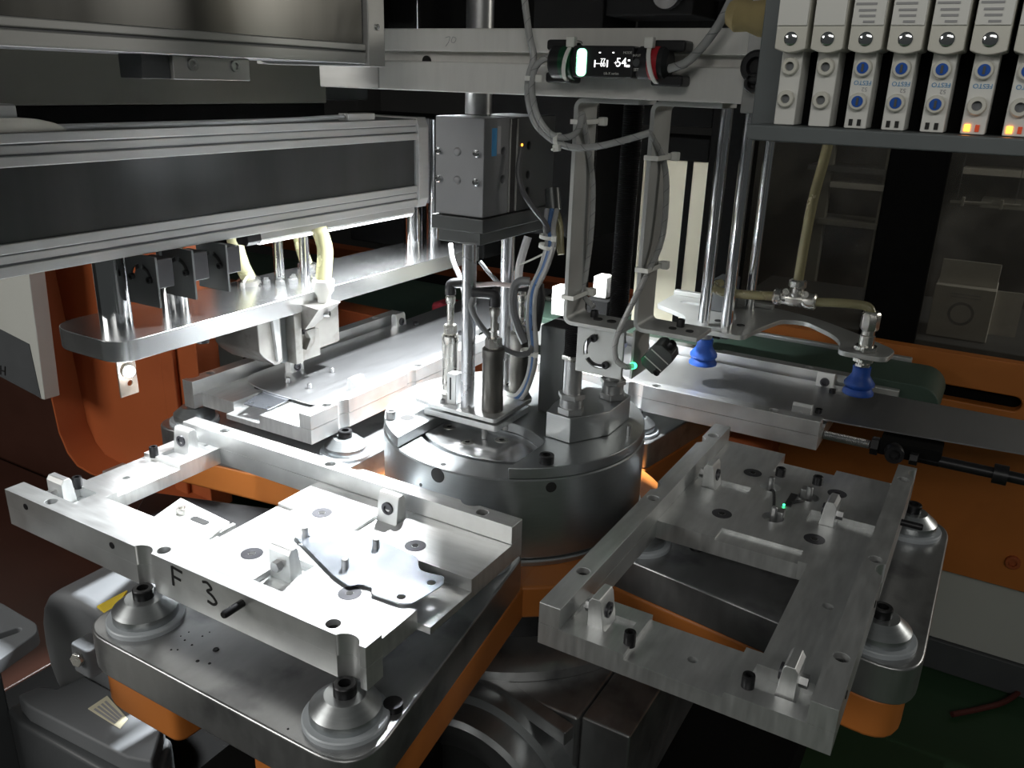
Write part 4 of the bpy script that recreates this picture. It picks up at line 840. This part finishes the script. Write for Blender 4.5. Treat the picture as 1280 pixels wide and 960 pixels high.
# far things seen under the left beam
ob = thing('orange_crossbar', 'orange painted bar across the dark green machine behind the left beam', 'bar', (-1.0, 0.9, -0.2))
build(MB().box(-2.0, -0.3, 1.20, 1.26, -0.135, -0.10), 'bar', ORANGED, ob, 0.003)
build(MB().box(-1.70, 0.2, 0.62, 0.68, -0.30, -0.145), 'lower_bar', ORANGED, ob, 0.003)
gs = thing('green_cabinet', 'dark green painted cabinet top behind the left blade', 'cabinet', (-1.0, 0.9, -0.4))
build(MB().box(-1.85, -0.25, 0.70, 1.19, -0.45, -0.16), 'top', mat('dark_green_paint', (0.050, 0.090, 0.070), 0, 0.5, 0.1, 10), gs, 0.004)
pn = thing('partition_sheet', 'grey green sheet panel behind the left rear frame', 'panel', (-0.95, 0.4, -0.3))
build(MB().box(-1.30, -0.55, 0.40, 0.42, -0.40, -0.075), 'sheet', mat('grey_green_sheet', (0.30, 0.31, 0.28), 0, 0.5), pn, 0.002)
build(MB().box(-1.30, -0.55, 0.395, 0.45, -0.0745, -0.02), 'brown_rail', ORANGED, pn, 0.002)
rd = at(573, 388, Y=0.62)
build(MB().box(rd.x - 0.06, rd.x + 0.02, 0.60, 0.66, -0.144, -0.035), 'red_cloth', REDFAR, label='red cloth behind the end of the left blade', cat='cloth', bevel=0.008)

# ================================================================== RIGHT SUCTION GANTRY
sg = thing('suction_carrier', 'grey shaped suction carrier plate on four chrome rods at the right', 'carrier plate', (0.22, 0.37, 0.092))
poly = rpoly([(0.035, 0.385), (0.100, 0.345), (0.112, 0.285), (0.205, 0.285), (0.210, 0.335), (0.228, 0.415), (0.262, 0.425), (0.310, 0.375), (0.327, 0.340), (0.330, 0.296), (0.392, 0.296), (0.398, 0.345), (0.350, 0.392), (0.275, 0.452), (0.20, 0.480), (0.035, 0.475)],
             [0.01, 0.02, 0.008, 0.012, 0.03, 0.02, 0.02, 0.03, 0.02, 0.015, 0.015, 0.015, 0.02, 0.03, 0.02, 0.01], 6)
sgp = build(MB().prism(poly, 0.0915, 0.0985), 'plate', SHEET, sg, 0.0008)
sl = [(0.055 + 0.028 + 0.022 * math.cos(math.radians(t)), 0.425 + 0.008 * math.sin(math.radians(t))) for t in range(0, 360, 15)]
carve(sgp, [MB().prism(sl, 0.08, 0.11)])
for (x, y) in ((0.1375, 0.311), (0.1715, 0.311), (0.130, 0.452), (0.166, 0.452)):
    build(MB().cyl((x, y, 0.0985), (x, y, 0.95), 0.0085 if y < 0.4 else 0.0075, n=24), 'guide_rod', CHROME, sg)
for (x, y) in ((0.1715, 0.311),): build(MB().lathe((x, y, 0.0914), (0, 0, -1), [(0.0075, 0), (0.0075, 0.007), (0.006, 0.008)], 16), 'rod_bolt', BLACKOX, sg)
for (x, y) in ((0.150, 0.345), (0.185, 0.340)): build(MB().lathe((x, y, 0.0985), (0, 0, 1), [(0.006, 0), (0.006, 0.001)], 16), 'hole', BORE, sg)
build(MB().box(0.035, 0.20, 0.464, 0.476, 0.0986, 0.106), 'rear_edge', SHEET, sg, 0.0008)
build(MB().box(0.120, 0.150, 0.395, 0.440, 0.0986, 0.150), 'clamp_block', DARKGREY, sg, 0.002)
def cup(x, y, ztop, lab, long):
    t = thing('suction_cup', lab, 'suction cup', (x, y, 0.036), 'blue bellows suction cups')
    z0 = 0.036
    pr = [(0.0180, 0), (0.0205, 0.001), (0.0205, 0.004), (0.0165, 0.0095), (0.0200, 0.0135), (0.0200, 0.0170), (0.0140, 0.0250), (0.0118, 0.0290), (0.0118, 0.0400), (0.008, 0.0410)]
    build(MB().lathe((x, y, z0), (0, 0, 1), pr, 36), 'bellows', BLUERUB, t, smooth=60)
    if long:
        build(MB().lathe((x, y, z0 + 0.040), (0, 0, 1), [(0.0105, 0), (0.0105, 0.004)], 6), 'hex', NICKEL, t, 0.0005)
        build(MB().lathe((x, y, z0 + 0.044), (0, 0, 1), [(0.0075, 0), (0.0075, 0.011)], 20), 'neck', NICKEL, t)
        build(MB().lathe((x, y, z0 + 0.0475), (0, 0, 1), [(0.0145, 0), (0.0145, 0.005)], 6), 'lower_nut', NICKEL, t, 0.0005)
        build(MB().lathe((x, y, 0.0988), (0, 0, 1), [(0.0160, 0), (0.0160, 0.007)], 6), 'upper_nut', NICKEL, t, 0.0005)
        build(MB().lathe((x, y, 0.1058), (0, 0, 1), [(0.0100, 0), (0.0100, 0.014), (0.0085, 0.015), (0.0085, 0.022)], 24), 'stem', NICKEL, t)
        build(MB().lathe((x, y, 0.1275), (0, 0, 1), [(0.0110, 0), (0.0125, 0.003), (0.0125, 0.022), (0.010, 0.026)], 8), 'elbow_body', NICKEL, t, 0.001)
    else:
        build(MB().lathe((x, y, z0 + 0.041), (0, 0, 1), [(0.0095, 0), (0.0095, ztop - z0 - 0.041)], 20), 'neck', STEEL, t)
    return t
cup(0.141, 0.318, 0.0913, 'blue suction cup under the chrome rods of the carrier', False)
cup(0.362, 0.318, 0.0913, 'blue suction cup at the right end below the brass-coloured elbow', True)
GH = 'grimy vacuum hoses of the suction carrier'
tf = thing('tee_fitting', 'grimy metal tee fitting joining the vacuum hoses', 'fitting', (0.262, 0.318, 0.156))
T = Vector((0.2615, 0.318, 0.1545))
build(MB().lathe(T + Vector((-0.030, 0, 0)), (1, 0, 0), [(0.0095, 0), (0.0115, 0.002), (0.0115, 0.010), (0.0092, 0.012), (0.0092, 0.020), (0.0100, 0.022), (0.0100, 0.038), (0.0092, 0.040), (0.0115, 0.048), (0.0115, 0.056), (0.009, 0.058)], 20), 'run', NICKEL, tf)
build(MB().lathe(T, (0, 0, 1), [(0.0095, 0), (0.0095, 0.016), (0.0120, 0.018), (0.0120, 0.026), (0.009, 0.028)], 20), 'branch', NICKEL, tf)
for dx in (-0.012, 0.014): hexscrew(tf, T + Vector((dx, -0.008, 0.010)), (0, -1, 0.2), 0.0050, 0.004, NICKEL)
cable([T + Vector((0, 0, 0.026)), T + Vector((0.001, 0, 0.08)), T + Vector((0.004, 0, 0.14)), T + Vector((0.011, 0, 0.20)), T + Vector((0.018, 0, 0.30))], 0.0068, HOSED, 'vacuum_hose', 'grimy clear vacuum hose rising from the tee fitting', 'hose', GH, 14)
cable([T + Vector((-0.028, 0, 0)), T + Vector((-0.07, 0, -0.004)), (0.150, 0.330, 0.147), (0.130, 0.372, 0.145), (0.132, 0.394, 0.145)], 0.0065, HOSED, 'vacuum_hose', 'grimy clear vacuum hose passing behind the chrome rods', 'hose', GH, 14)
cable([T + Vector((0.027, 0, 0)), T + Vector((0.052, 0, 0.003)), T + Vector((0.080, 0, 0.005)), (0.356, 0.318, 0.158), (0.362, 0.318, 0.150)], 0.0062, HOSED, 'vacuum_hose', 'short grimy vacuum hose curving from the tee into the elbow', 'hose', GH, 14)

# stop bolt and rod at the end of the right rear frame
st = thing('stop_rod', 'black threaded stop rod with nuts running right below the dark blade', 'stop rod', (0.45, 0.27, -0.03))
pr = []; z = 0
while z < 0.060: pr += [(0.0062, z), (0.0054, z + 0.0010)]; z += 0.0020
build(MB().lathe((0.336, 0.262, -0.012), (1, 0, 0), pr, 16), 'thread', STEEL, st, smooth=20)
build(MB().lathe((0.396, 0.262, -0.012), (1, 0, 0), [(0.0125, 0), (0.0125, 0.010)], 6), 'nut', BLACKOX, st, 0.001)
build(MB().box(0.406, 0.480, 0.255, 0.300, -0.020, 0.000), 'block', BLACKMT, st, 0.002)
hexscrew(st, (0.425, 0.258, -0.012), (0.15, -1, 0.1), 0.0120, 0.020)
build(MB().lathe((0.445, 0.246, -0.012), (1, 0, 0), [(0.0085, 0), (0.0085, 0.010)], 6), 'nut', BLACKOX, st, 0.001)
build(MB().cyl((0.455, 0.262, -0.014), (0.90, 0.262, -0.014), 0.0072, n=16), 'rod', BLACKOX, st)
build(MB().cyl((0.540, 0.262, -0.014), (0.556, 0.262, -0.014), 0.0125, n=16), 'collar', BLACKOX, st)

# green belt conveyor behind the right frames
cv = thing('belt_conveyor', 'dark green belt conveyor with a rounded end behind the right rear frame', 'conveyor', (0.2, 0.57, -0.06))
rr = 0.034; n = 14
pf_ = [(-0.35, -0.002 - 2 * rr), (0.425, -0.002 - 2 * rr)] + [(0.425 + rr * math.cos(math.radians(a)), -0.002 - rr + rr * math.sin(math.radians(a))) for a in [(-90 + 180 * i / n) for i in range(1, n)]] + [(0.425, -0.002), (-0.35, -0.002)]
build(MB().prism(pf_, 0.53, 0.655, 'Y'), 'belt', GREENB, cv, 0.002)
build(MB().box(-0.35, 0.40, 0.515, 0.528, -0.055, -0.012), 'side_rail', SHEET, cv, 0.002)
build(MB().box(-0.35, 0.40, 0.657, 0.668, -0.055, 0.004), 'rear_rail', SHEET, cv, 0.002)

# ================================================================== RIGHT BACKGROUND
of = thing('orange_side_plate', 'big orange painted side plate with a long slot at the right', 'machine frame', (0.6, 0.71, -0.4))
op = build(MB().box(-0.20, 1.5, 0.700, 0.725, -0.395, 0.0125), 'plate', ORANGE, of, 0.003)
carve(op, [MB().prism(rrect(0.430, 0.574, -0.069, -0.044, 0.012), 0.66, 0.76, 'Y')])
build(MB().box(0.40, 0.62, 0.728, 0.74, -0.10, -0.02), 'slot_backing', BLACKMT, of)
hexscrew(of, at(1266, 702, Y=0.70), (0, -1, 0), 0.012, 0.008, ORANGED)
wc = thing('white_base_panel', 'off-white machine base panel with dark skirting above the green floor', 'panel', (0.8, 0.73, -0.62))
build(MB().box(0.30, 1.6, 0.730, 0.760, -0.555, -0.396), 'sheet', WHITEPANEL, wc, 0.002)
build(MB().box(0.30, 1.6, 0.722, 0.760, -0.6195, -0.5555), 'skirting', DARKGREY, wc, 0.002)
cable([at(1190, 893, Z=-0.612), at(1225, 886, Z=-0.612), at(1258, 876, Z=-0.612), at(1290, 852, Z=-0.612)], 0.005, mat('dark_red_wire', (0.10, 0.025, 0.02), 0, 0.6), 'floor_wire', 'dark red wire lying on the green floor')

dw = thing('machine_door', 'smoked acrylic machine door with a dark post at the right back', 'door', (0.5, 1.0, -0.1))
build(MB().box(-0.02, 0.270, 1.000, 1.005, -0.10, 0.90), 'pane', ACRYL, dw)
build(MB().box(0.375, 1.40, 1.000, 1.005, -0.10, 0.90), 'pane', ACRYL, dw)
build(MB().box(0.268, 0.377, 0.985, 1.02, -0.10, 0.90), 'post', BLACKMT, dw, 0.003)
build(MB().box(-0.10, 1.40, 0.985, 1.02, -0.160, -0.075), 'sill', BLACKMT, dw, 0.003)
build(MB().box(-0.09, -0.02, 0.985, 1.02, -0.10, 0.90), 'side_post', DARKGREY, dw, 0.003)
bxo = thing('carton_box', 'white cardboard carton with a printed ring behind the smoked door', 'box', (0.45, 1.36, -0.11))
X0, X1 = 0.378, 0.505
build(MB().box(X0, X1, 1.30, 1.42, -0.110, 0.012), 'carton', CARTON, bxo, 0.002)
build(MB().box(X0 + 0.004, X1 - 0.002, 1.330, 1.334, 0.012, 0.068), 'open_flap', CARTON, bxo, 0.001)
build(MB().prism([(X1, 1.31), (X1 + 0.055, 1.315), (X1 + 0.055, 1.319), (X1, 1.314)], -0.09, 0.012), 'side_flap', CARTON, bxo)
rg = MB(); vs = []; fs = []
for r in (0.0215, 0.0275):
    for i in range(32): vs.append((0.442 + r * math.cos(2 * PI * i / 32), 1.2996, -0.050 + r * math.sin(2 * PI * i / 32)))
fs = [(i, (i + 1) % 32, 32 + (i + 1) % 32, 32 + i) for i in range(32)]
build(rg.add(vs, fs), 'printed_ring', DARKGREY, bxo)
for z in (-0.004, -0.011): build(MB().box(0.415, 0.475, 1.2992, 1.2999, z - 0.002, z + 0.001), 'printed_line', GREYINK, bxo)
bt = thing('workbench', 'dim workbench behind the smoked door', 'bench', (0.3, 1.5, -0.62))
build(MB().box(-0.10, 1.3, 1.25, 1.75, -0.14, -0.112), 'bench_top', DARKGREY, bt, 0.003)
for x in (-0.05, 1.25): build(MB().box(x - 0.03, x + 0.03, 1.3, 1.7, -0.62, -0.14), 'leg', DARKGREY, bt)
sv = thing('storage_rack', 'dim grey storage rack with pale boards far behind the smoked door', 'rack', (0.3, 1.9, -0.62))
for z, x0, x1, m_ in ((0.16, 0.02, 0.26, CARTON), (0.205, -0.05, 0.30, DARKGREY), (0.05, 0.0, 0.30, OLIVE), (0.30, 0.05, 0.9, OLIVE), (0.14, 0.42, 0.95, OLIVE), (0.225, 0.36, 0.58, CARTON)):
    build(MB().box(x0, x1, 1.80, 1.95, z, z + 0.016), 'shelf', m_, sv, 0.001)
for x in (-0.02, 0.16, 0.70): build(MB().box(x, x + 0.035, 1.82, 1.86, -0.62, 0.60), 'upright', OLIVE, sv)
wr = thing('hanging_rod', 'thin pale rod with small knots hanging behind the smoked door', 'rod', (0.44, 1.32, 0.2))
build(MB().cyl((0.372, 1.32, 0.199), (0.512, 1.32, 0.203), 0.0035, n=10), 'rod', CARTON, wr)
for x in (0.385, 0.50): build(MB().cyl((x, 1.32, 0.200), (x, 1.32, 1.2), 0.0008, n=6), 'cord', DARKGREY, wr)
for x in (0.398, 0.475): build(MB().box(x - 0.003, x + 0.003, 1.315, 1.325, 0.191, 0.212), 'knot', CARTON, wr, 0.001)
# cream support column
cc = thing('support_column', 'cream profile column with two black slots behind the right bracket', 'column', (-0.01, 0.61, 0.03))
build(MB().box(-0.092, 0.030, 0.600, 0.690, -0.02, 0.305), 'profile', CREAM, cc, 0.002)
for x in (-0.058, -0.004): build(MB().box(x - 0.0055, x + 0.0055, 0.5985, 0.6005, -0.02, 0.305), 'slot', BLACKMT, cc)
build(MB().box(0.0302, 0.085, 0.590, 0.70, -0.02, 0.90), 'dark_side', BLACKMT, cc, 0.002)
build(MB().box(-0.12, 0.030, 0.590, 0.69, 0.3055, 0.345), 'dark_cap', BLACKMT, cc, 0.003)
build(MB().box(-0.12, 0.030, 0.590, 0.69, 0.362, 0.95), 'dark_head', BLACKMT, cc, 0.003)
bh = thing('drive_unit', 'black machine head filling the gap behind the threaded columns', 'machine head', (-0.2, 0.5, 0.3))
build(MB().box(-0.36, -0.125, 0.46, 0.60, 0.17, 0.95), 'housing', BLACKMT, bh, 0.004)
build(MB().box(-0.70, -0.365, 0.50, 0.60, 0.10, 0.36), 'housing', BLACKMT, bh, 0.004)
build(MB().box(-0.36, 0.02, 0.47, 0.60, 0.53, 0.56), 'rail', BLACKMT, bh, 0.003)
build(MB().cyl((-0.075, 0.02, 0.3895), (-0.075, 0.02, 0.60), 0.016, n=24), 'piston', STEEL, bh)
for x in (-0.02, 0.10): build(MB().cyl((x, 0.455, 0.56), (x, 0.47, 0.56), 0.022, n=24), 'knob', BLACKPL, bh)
for i, (p0, p1) in enumerate((((690, 358), (705, 396)), ((742, 345), (757, 374)))):
    a = at(*p0, Y=0.36); b = at(*p1, Y=0.36)
    build(MB().box(a.x, b.x, 0.36, 0.39, b.z, a.z), 'white_block', WHITEPL, label=('left', 'right')[i] + ' small white plastic block glimpsed behind the threaded columns', cat='block', group='white blocks behind the columns', bevel=0.002)
    p = at(*p1, Y=0.375); 
wb = thing('block_stand', 'dark low stand carrying the small white blocks behind the drum', 'stand', (-0.06, 0.36, 0.0))
a = at(690, 396, Y=0.36); b = at(757, 374, Y=0.36); 
build(MB().box(-0.13, a.x + 0.03, 0.345, 0.40, 0.03, a.z - 0.001), 'stand', BLACKMT, wb); build(MB().box(b.x - 0.030, b.x + 0.01, 0.345, 0.40, 0.03, b.z - 0.001), 'stand', BLACKMT, wb)

# ================================================================== VALVE BANK
vt = thing('valve_tray', 'grey tray with rounded corner holding the white valves at upper right', 'tray', (0.5, -0.43, 0.405))
build(MB().prism(rpoly([(0.374, 0.4050), (0.515, 0.4050), (0.515, 0.66), (0.374, 0.66)], [0.008, 0.004, 0, 0], 8), -0.430, -0.412, 'Y'), 'back_plate', TRAY, vt, 0.001)
build(MB().prism(rpoly([(0.380, 0.4055), (0.515, 0.4055), (0.515, 0.4125), (0.380, 0.4125)], [0.004, 0.002, 0, 0.001], 5), -0.458, -0.430, 'Y'), 'front_lip', TRAY, vt, 0.001)
build(MB().box(0.3895, 0.515, -0.4345, -0.4302, 0.4128, 0.66), 'backing', BLACKMT, vt)
names = ['first', 'second', 'third', 'fourth', 'fifth', 'sixth', 'seventh']
feat = ['blank white valve with empty buttons, first from the left end of the tray', 'blank white valve with empty buttons, second from the left end of the tray',
        'white valve with two blue buttons next to the blank valves', 'white valve with two blue buttons, middle one of three alike',
        'white valve with two blue buttons beside the lit valves', 'white valve with one blue button and a glowing orange light', 'white valve with a glowing orange light at the right picture edge']
for i in range(7):
    xc = 0.3950 + 0.01575 * i
    t = thing('solenoid_valve', feat[i], 'valve', (xc, -0.445, 0.4128), 'white solenoid valves in the tray')
    build(MB().box(xc - 0.0047, xc + 0.0047, -0.4505, -0.4347, 0.4128, 0.4470), 'lower_body', WHITEPL, t, 0.0006)
    # cover with a bulging lower edge
    x0, x1 = xc - 0.0068, xc + 0.0068
    pl = [(x0, 0.66), (x0, 0.4455)] + [(x0 + (x1 - x0) * k / 8, 0.4455 - 0.0016 * math.sin(PI * k / 8)) for k in range(1, 8)] + [(x1, 0.4455), (x1, 0.66)]
    build(MB().prism(pl, -0.4580, -0.4347, 'Y'), 'cover', CREAMPL, t, 0.0006)
    build(MB().box(x0 + 0.0002, x1 - 0.0004, -0.4588, -0.4578, 0.4550, 0.66), 'label_strip', WHITEPL, t, 0.0003)
    sc = build(MB().lathe((xc, -0.4578, 0.4497), (0, -1, 0), [(0.0029, 0), (0.0029, 0.0006), (0.0022, 0.0011), (0.0008, 0.0012)], 20), 'screw', CHROME, t)
    build(MB().box(xc - 0.0019, xc + 0.0019, -0.4592, -0.4588, 0.4494, 0.4500), 'screw_slot', DARKGREY, sc)
    for k, z in enumerate((0.4383, 0.4243)):
        r = build(MB().lathe((xc - 0.0002, -0.4503, z), (0, -1, 0), [(0.0038, 0), (0.0038, 0.0022), (0.0033, 0.0028), (0.0020, 0.0028), (0.0019, 0.0008)], 24), 'button_ring', CREAMPL, t)
        blue = (i in (2, 3, 4)) or (i >= 5 and k == 0)
        build(MB().lathe((xc - 0.0002, -0.4508, z), (0, -1, 0), [(0.0024 if blue else 0.0019, 0), (0.0024 if blue else 0.0019, 0.0026 if blue else 0.0004)], 18), 'button', BLUEPL if blue else GREYPAINT, r)
        if blue: build(MB().box(xc - 0.0007, xc + 0.0003, -0.4537, -0.4533, z - 0.0016, z + 0.0016), 'slot', DARKGREY, r)
    if i >= 2:
        text('FESTO', (xc + 0.0004, -0.4506, 0.4322), (-1, 0, 0), (0, 0, -1), 0.0026, BLUEINK, t, 'blue_lettering')
        if i < 5: text('52', (xc + 0.0016, -0.4506, 0.4295), (-1, 0, 0), (0, 0, -1), 0.0025, GREYINK, t, 'number')
        for dx in (-0.0020, 0.0015):
            lit = i >= 5
            build(MB().box(xc + dx - 0.0008 - (0.0006 if lit and dx < 0 else 0), xc + dx + 0.0008, -0.4510, -0.4500, 0.4140, 0.4168), 'indicator', (ORANGELED if dx < 0 else ORANGEDIM) if lit else BORE, t)
        for k, (w_, z) in enumerate(((0.0040, 0.4560), (0.0058, 0.4583), (0.0064, 0.4605), (0.0078, 0.4630))):
            build(MB().box(xc - 0.0015 + 0.0035 - w_, xc + 0.0035 - 0.0010, -0.4591, -0.4587, z, z + 0.0009), 'faint_print', GREYINK, t)
eb = thing('beam_end_plate', 'grey end plate with black knobs at the right end of the cross beam', 'end plate', (0.29, -0.09, 0.42))
build(MB().box(0.2766, 0.292, -0.112, -0.048, 0.408, 0.60), 'plate', ALU2, eb, 0.001)
for px, py, r in ((949, 84, 0.0135), (946, 104, 0.0085)):
    q = at(px, py, Y=-0.113); build(MB().lathe((q.x, -0.112, q.z), (0, -1, 0), [(r, 0), (r, 0.010), (r * 0.85, 0.012), (r * 0.6, 0.012), (r * 0.5, 0.006)], 24), 'knob', BLACKPL, eb)
q = at(950, 24, Y=-0.30); sp_ = MB(); 
sp_.lathe(q + Vector((-0.022, 0, 0.004)), (1, 0, -0.15), [(0.002, 0), (0.007, 0.002), (0.0105, 0.008), (0.009, 0.016), (0.011, 0.024), (0.010, 0.032), (0.007, 0.038), (0.002, 0.040)], 18)
build(sp_, 'foam_plug', SPONGE, label='lumpy tan foam plug beside the valve tray', cat='foam plug')

# ================================================================== GEAR MOTOR, LOWER LEFT
gm = thing('gear_motor', 'grey gear motor with yellow sticker and terminal box at lower left', 'motor', (-0.25, -0.45, -0.34))
prm = []
for i in range(24):
    a = 2 * PI * i / 24; prm.append((-0.272 + 0.088 * math.copysign(abs(math.cos(a)) ** 0.8, math.cos(a)), -0.190 + 0.088 * math.copysign(abs(math.sin(a)) ** 0.8, math.sin(a))))
build(MB().prism(prm, -0.440, -0.30, 'Y'), 'motor_body', GREYPAINT, gm, 0.012, 4)
build(MB().prism(rrect(-0.232, -0.185, -0.250, -0.118, 0.02), -0.432, -0.39, 'Y'), 'end_shield', GREYPAINT, gm, 0.006, 3)
lg = at(110, 800, Z=-0.115)
build(MB().prism(rrect(lg.x - 0.014, lg.x + 0.014, lg.y - 0.012, lg.y + 0.012, 0.005), -0.150, -0.117), 'bolt_lug', GREYPAINT, gm, 0.002)
build(MB().lathe((lg.x + 0.002, lg.y - 0.012, -0.128), (0.2, -1, 0.1), [(0.0075, 0), (0.0075, 0.006)], 6), 'lug_bolt', NICKEL, gm, 0.0006)
q = [at(121, 757, Z=-0.099), at(159, 737, Z=-0.099), at(150, 752, Z=-0.099), at(134, 767, Z=-0.099)]
build(MB().prism([(p.x, p.y) for p in q], -0.1018, -0.0995), 'yellow_sticker', YELLOW, gm)
tb = [at(x, y, Z=-0.200) for x, y in ((22, 868), (48, 857), (72, 860), (105, 844), (150, 868), (205, 903), (190, 952), (158, 946), (34, 882))]
build(MB().prism([(p.x, p.y) for p in tb], -0.222, -0.200), 'terminal_box', GREYPAINT, gm, 0.003, 3)
tb2 = [at(x, y, Z=-0.224) for x, y in ((8, 886), (40, 872), (110, 862), (215, 925), (200, 985), (150, 978), (22, 905))]
build(MB().prism([(p.x, p.y) for p in tb2], -0.335, -0.2225), 'terminal_base', DARKGREY, gm, 0.005, 3)
q = [at(110, 886, Z=-0.1995), at(134, 870, Z=-0.1995), at(160, 899, Z=-0.1995), at(150, 911, Z=-0.1995)]
npl = build(MB().prism([(p.x, p.y) for p in q], -0.1999, -0.1990), 'nameplate', PLATEM, gm)
c = sum(q, Vector()) / 4; ex = (q[3] - q[0]).normalized(); ey = (q[1] - q[0]).normalized()
for k in range(4):
    s0 = q[0].lerp(q[1], 0.15 + 0.2 * k); s1 = q[3].lerp(q[2], 0.15 + 0.2 * k); m_ = MB()
    p0 = s0.lerp(s1, 0.12); p1 = s0.lerp(s1, 0.82); w_ = ey * 0.0012
    vs = [p0 - w_, p1 - w_, p1 + w_, p0 + w_]; vs = [(v.x, v.y, -0.1988) for v in vs]; m_.add(vs, [(0, 1, 2, 3)]); build(m_, 'print_line', GREYINK, npl)
sb = thing('slotted_bracket', 'grey painted slotted bracket plate poking in at the left edge', 'bracket', (-0.25, -0.53, -0.07))
q = [at(-30, 742, Z=-0.06), at(0, 752, Z=-0.06), at(46, 779, Z=-0.06), at(48, 790, Z=-0.06), at(0, 824, Z=-0.06), at(-40, 850, Z=-0.06)]
bo = build(MB().prism(rpoly([(p.x, p.y) for p in q], [0, 0.01, 0.006, 0.006, 0.0, 0]), -0.074, -0.060), 'plate', GREYPAINT, sb, 0.0012)
s0 = at(-14, 800, Z=-0.06); s1 = at(20, 788, Z=-0.06); d = (s1 - s0); d.z = 0; d.normalize(); nn = Vector((-d.y, d.x, 0)) * 0.0042; pl = []
for i in range(9):
    t_ = math.radians(-90 + 180 * i / 8); pl.append(s1 + d * 0.0042 * math.cos(t_) + nn * math.sin(t_))
for i in range(9):
    t_ = math.radians(90 + 180 * i / 8); pl.append(s0 + d * 0.0042 * math.cos(t_) + nn * math.sin(t_))
carve(bo, [MB().prism([(p.x, p.y) for p in pl], -0.09, -0.04)])
build(MB().box(-0.40, -0.33, -0.60, -0.50, -0.34, -0.0745), 'support', DARKGREY, sb, 0.003)
# slotted clip bracket seen through the window of the near frame
wb = thing('slotted_angle', 'small bright slotted angle bracket below the window of the nearest frame', 'bracket', (-0.2, -0.36, -0.05))
q = [at(170, 662, Z=-0.028), at(226, 622, Z=-0.028), at(246, 632, Z=-0.028), at(287, 652, Z=-0.028), at(240, 690, Z=-0.028)]
ao = build(MB().prism([(p.x, p.y) for p in q], -0.031, -0.028), 'top_plate', SHEET, wb, 0.0006)
p = at(232, 650, Z=-0.028)
build(MB().prism(rrect(-0.205, -0.180, -0.3445, -0.3360, 0.004), -0.0282, -0.0276), 'slot', BORE, wb)
hexscrew(wb, at(228, 641, Z=-0.028), (0, 0, 1), 0.0065, 0.006, NICKEL)
build(MB().box(-0.165, -0.160, -0.385, -0.320, -0.0895, -0.031), 'leg', SHEET, wb, 0.0006)
dbx = build(MB().prism([(-0.335, -0.300), (-0.170, -0.246), (-0.150, -0.262), (-0.150, -0.300), (-0.20, -0.315), (-0.30, -0.345)], -0.0895, -0.050), 'dark_side_block', BLACKOX, label='black block on the orange arm below the window of the nearest frame', cat='block', bevel=0.002)
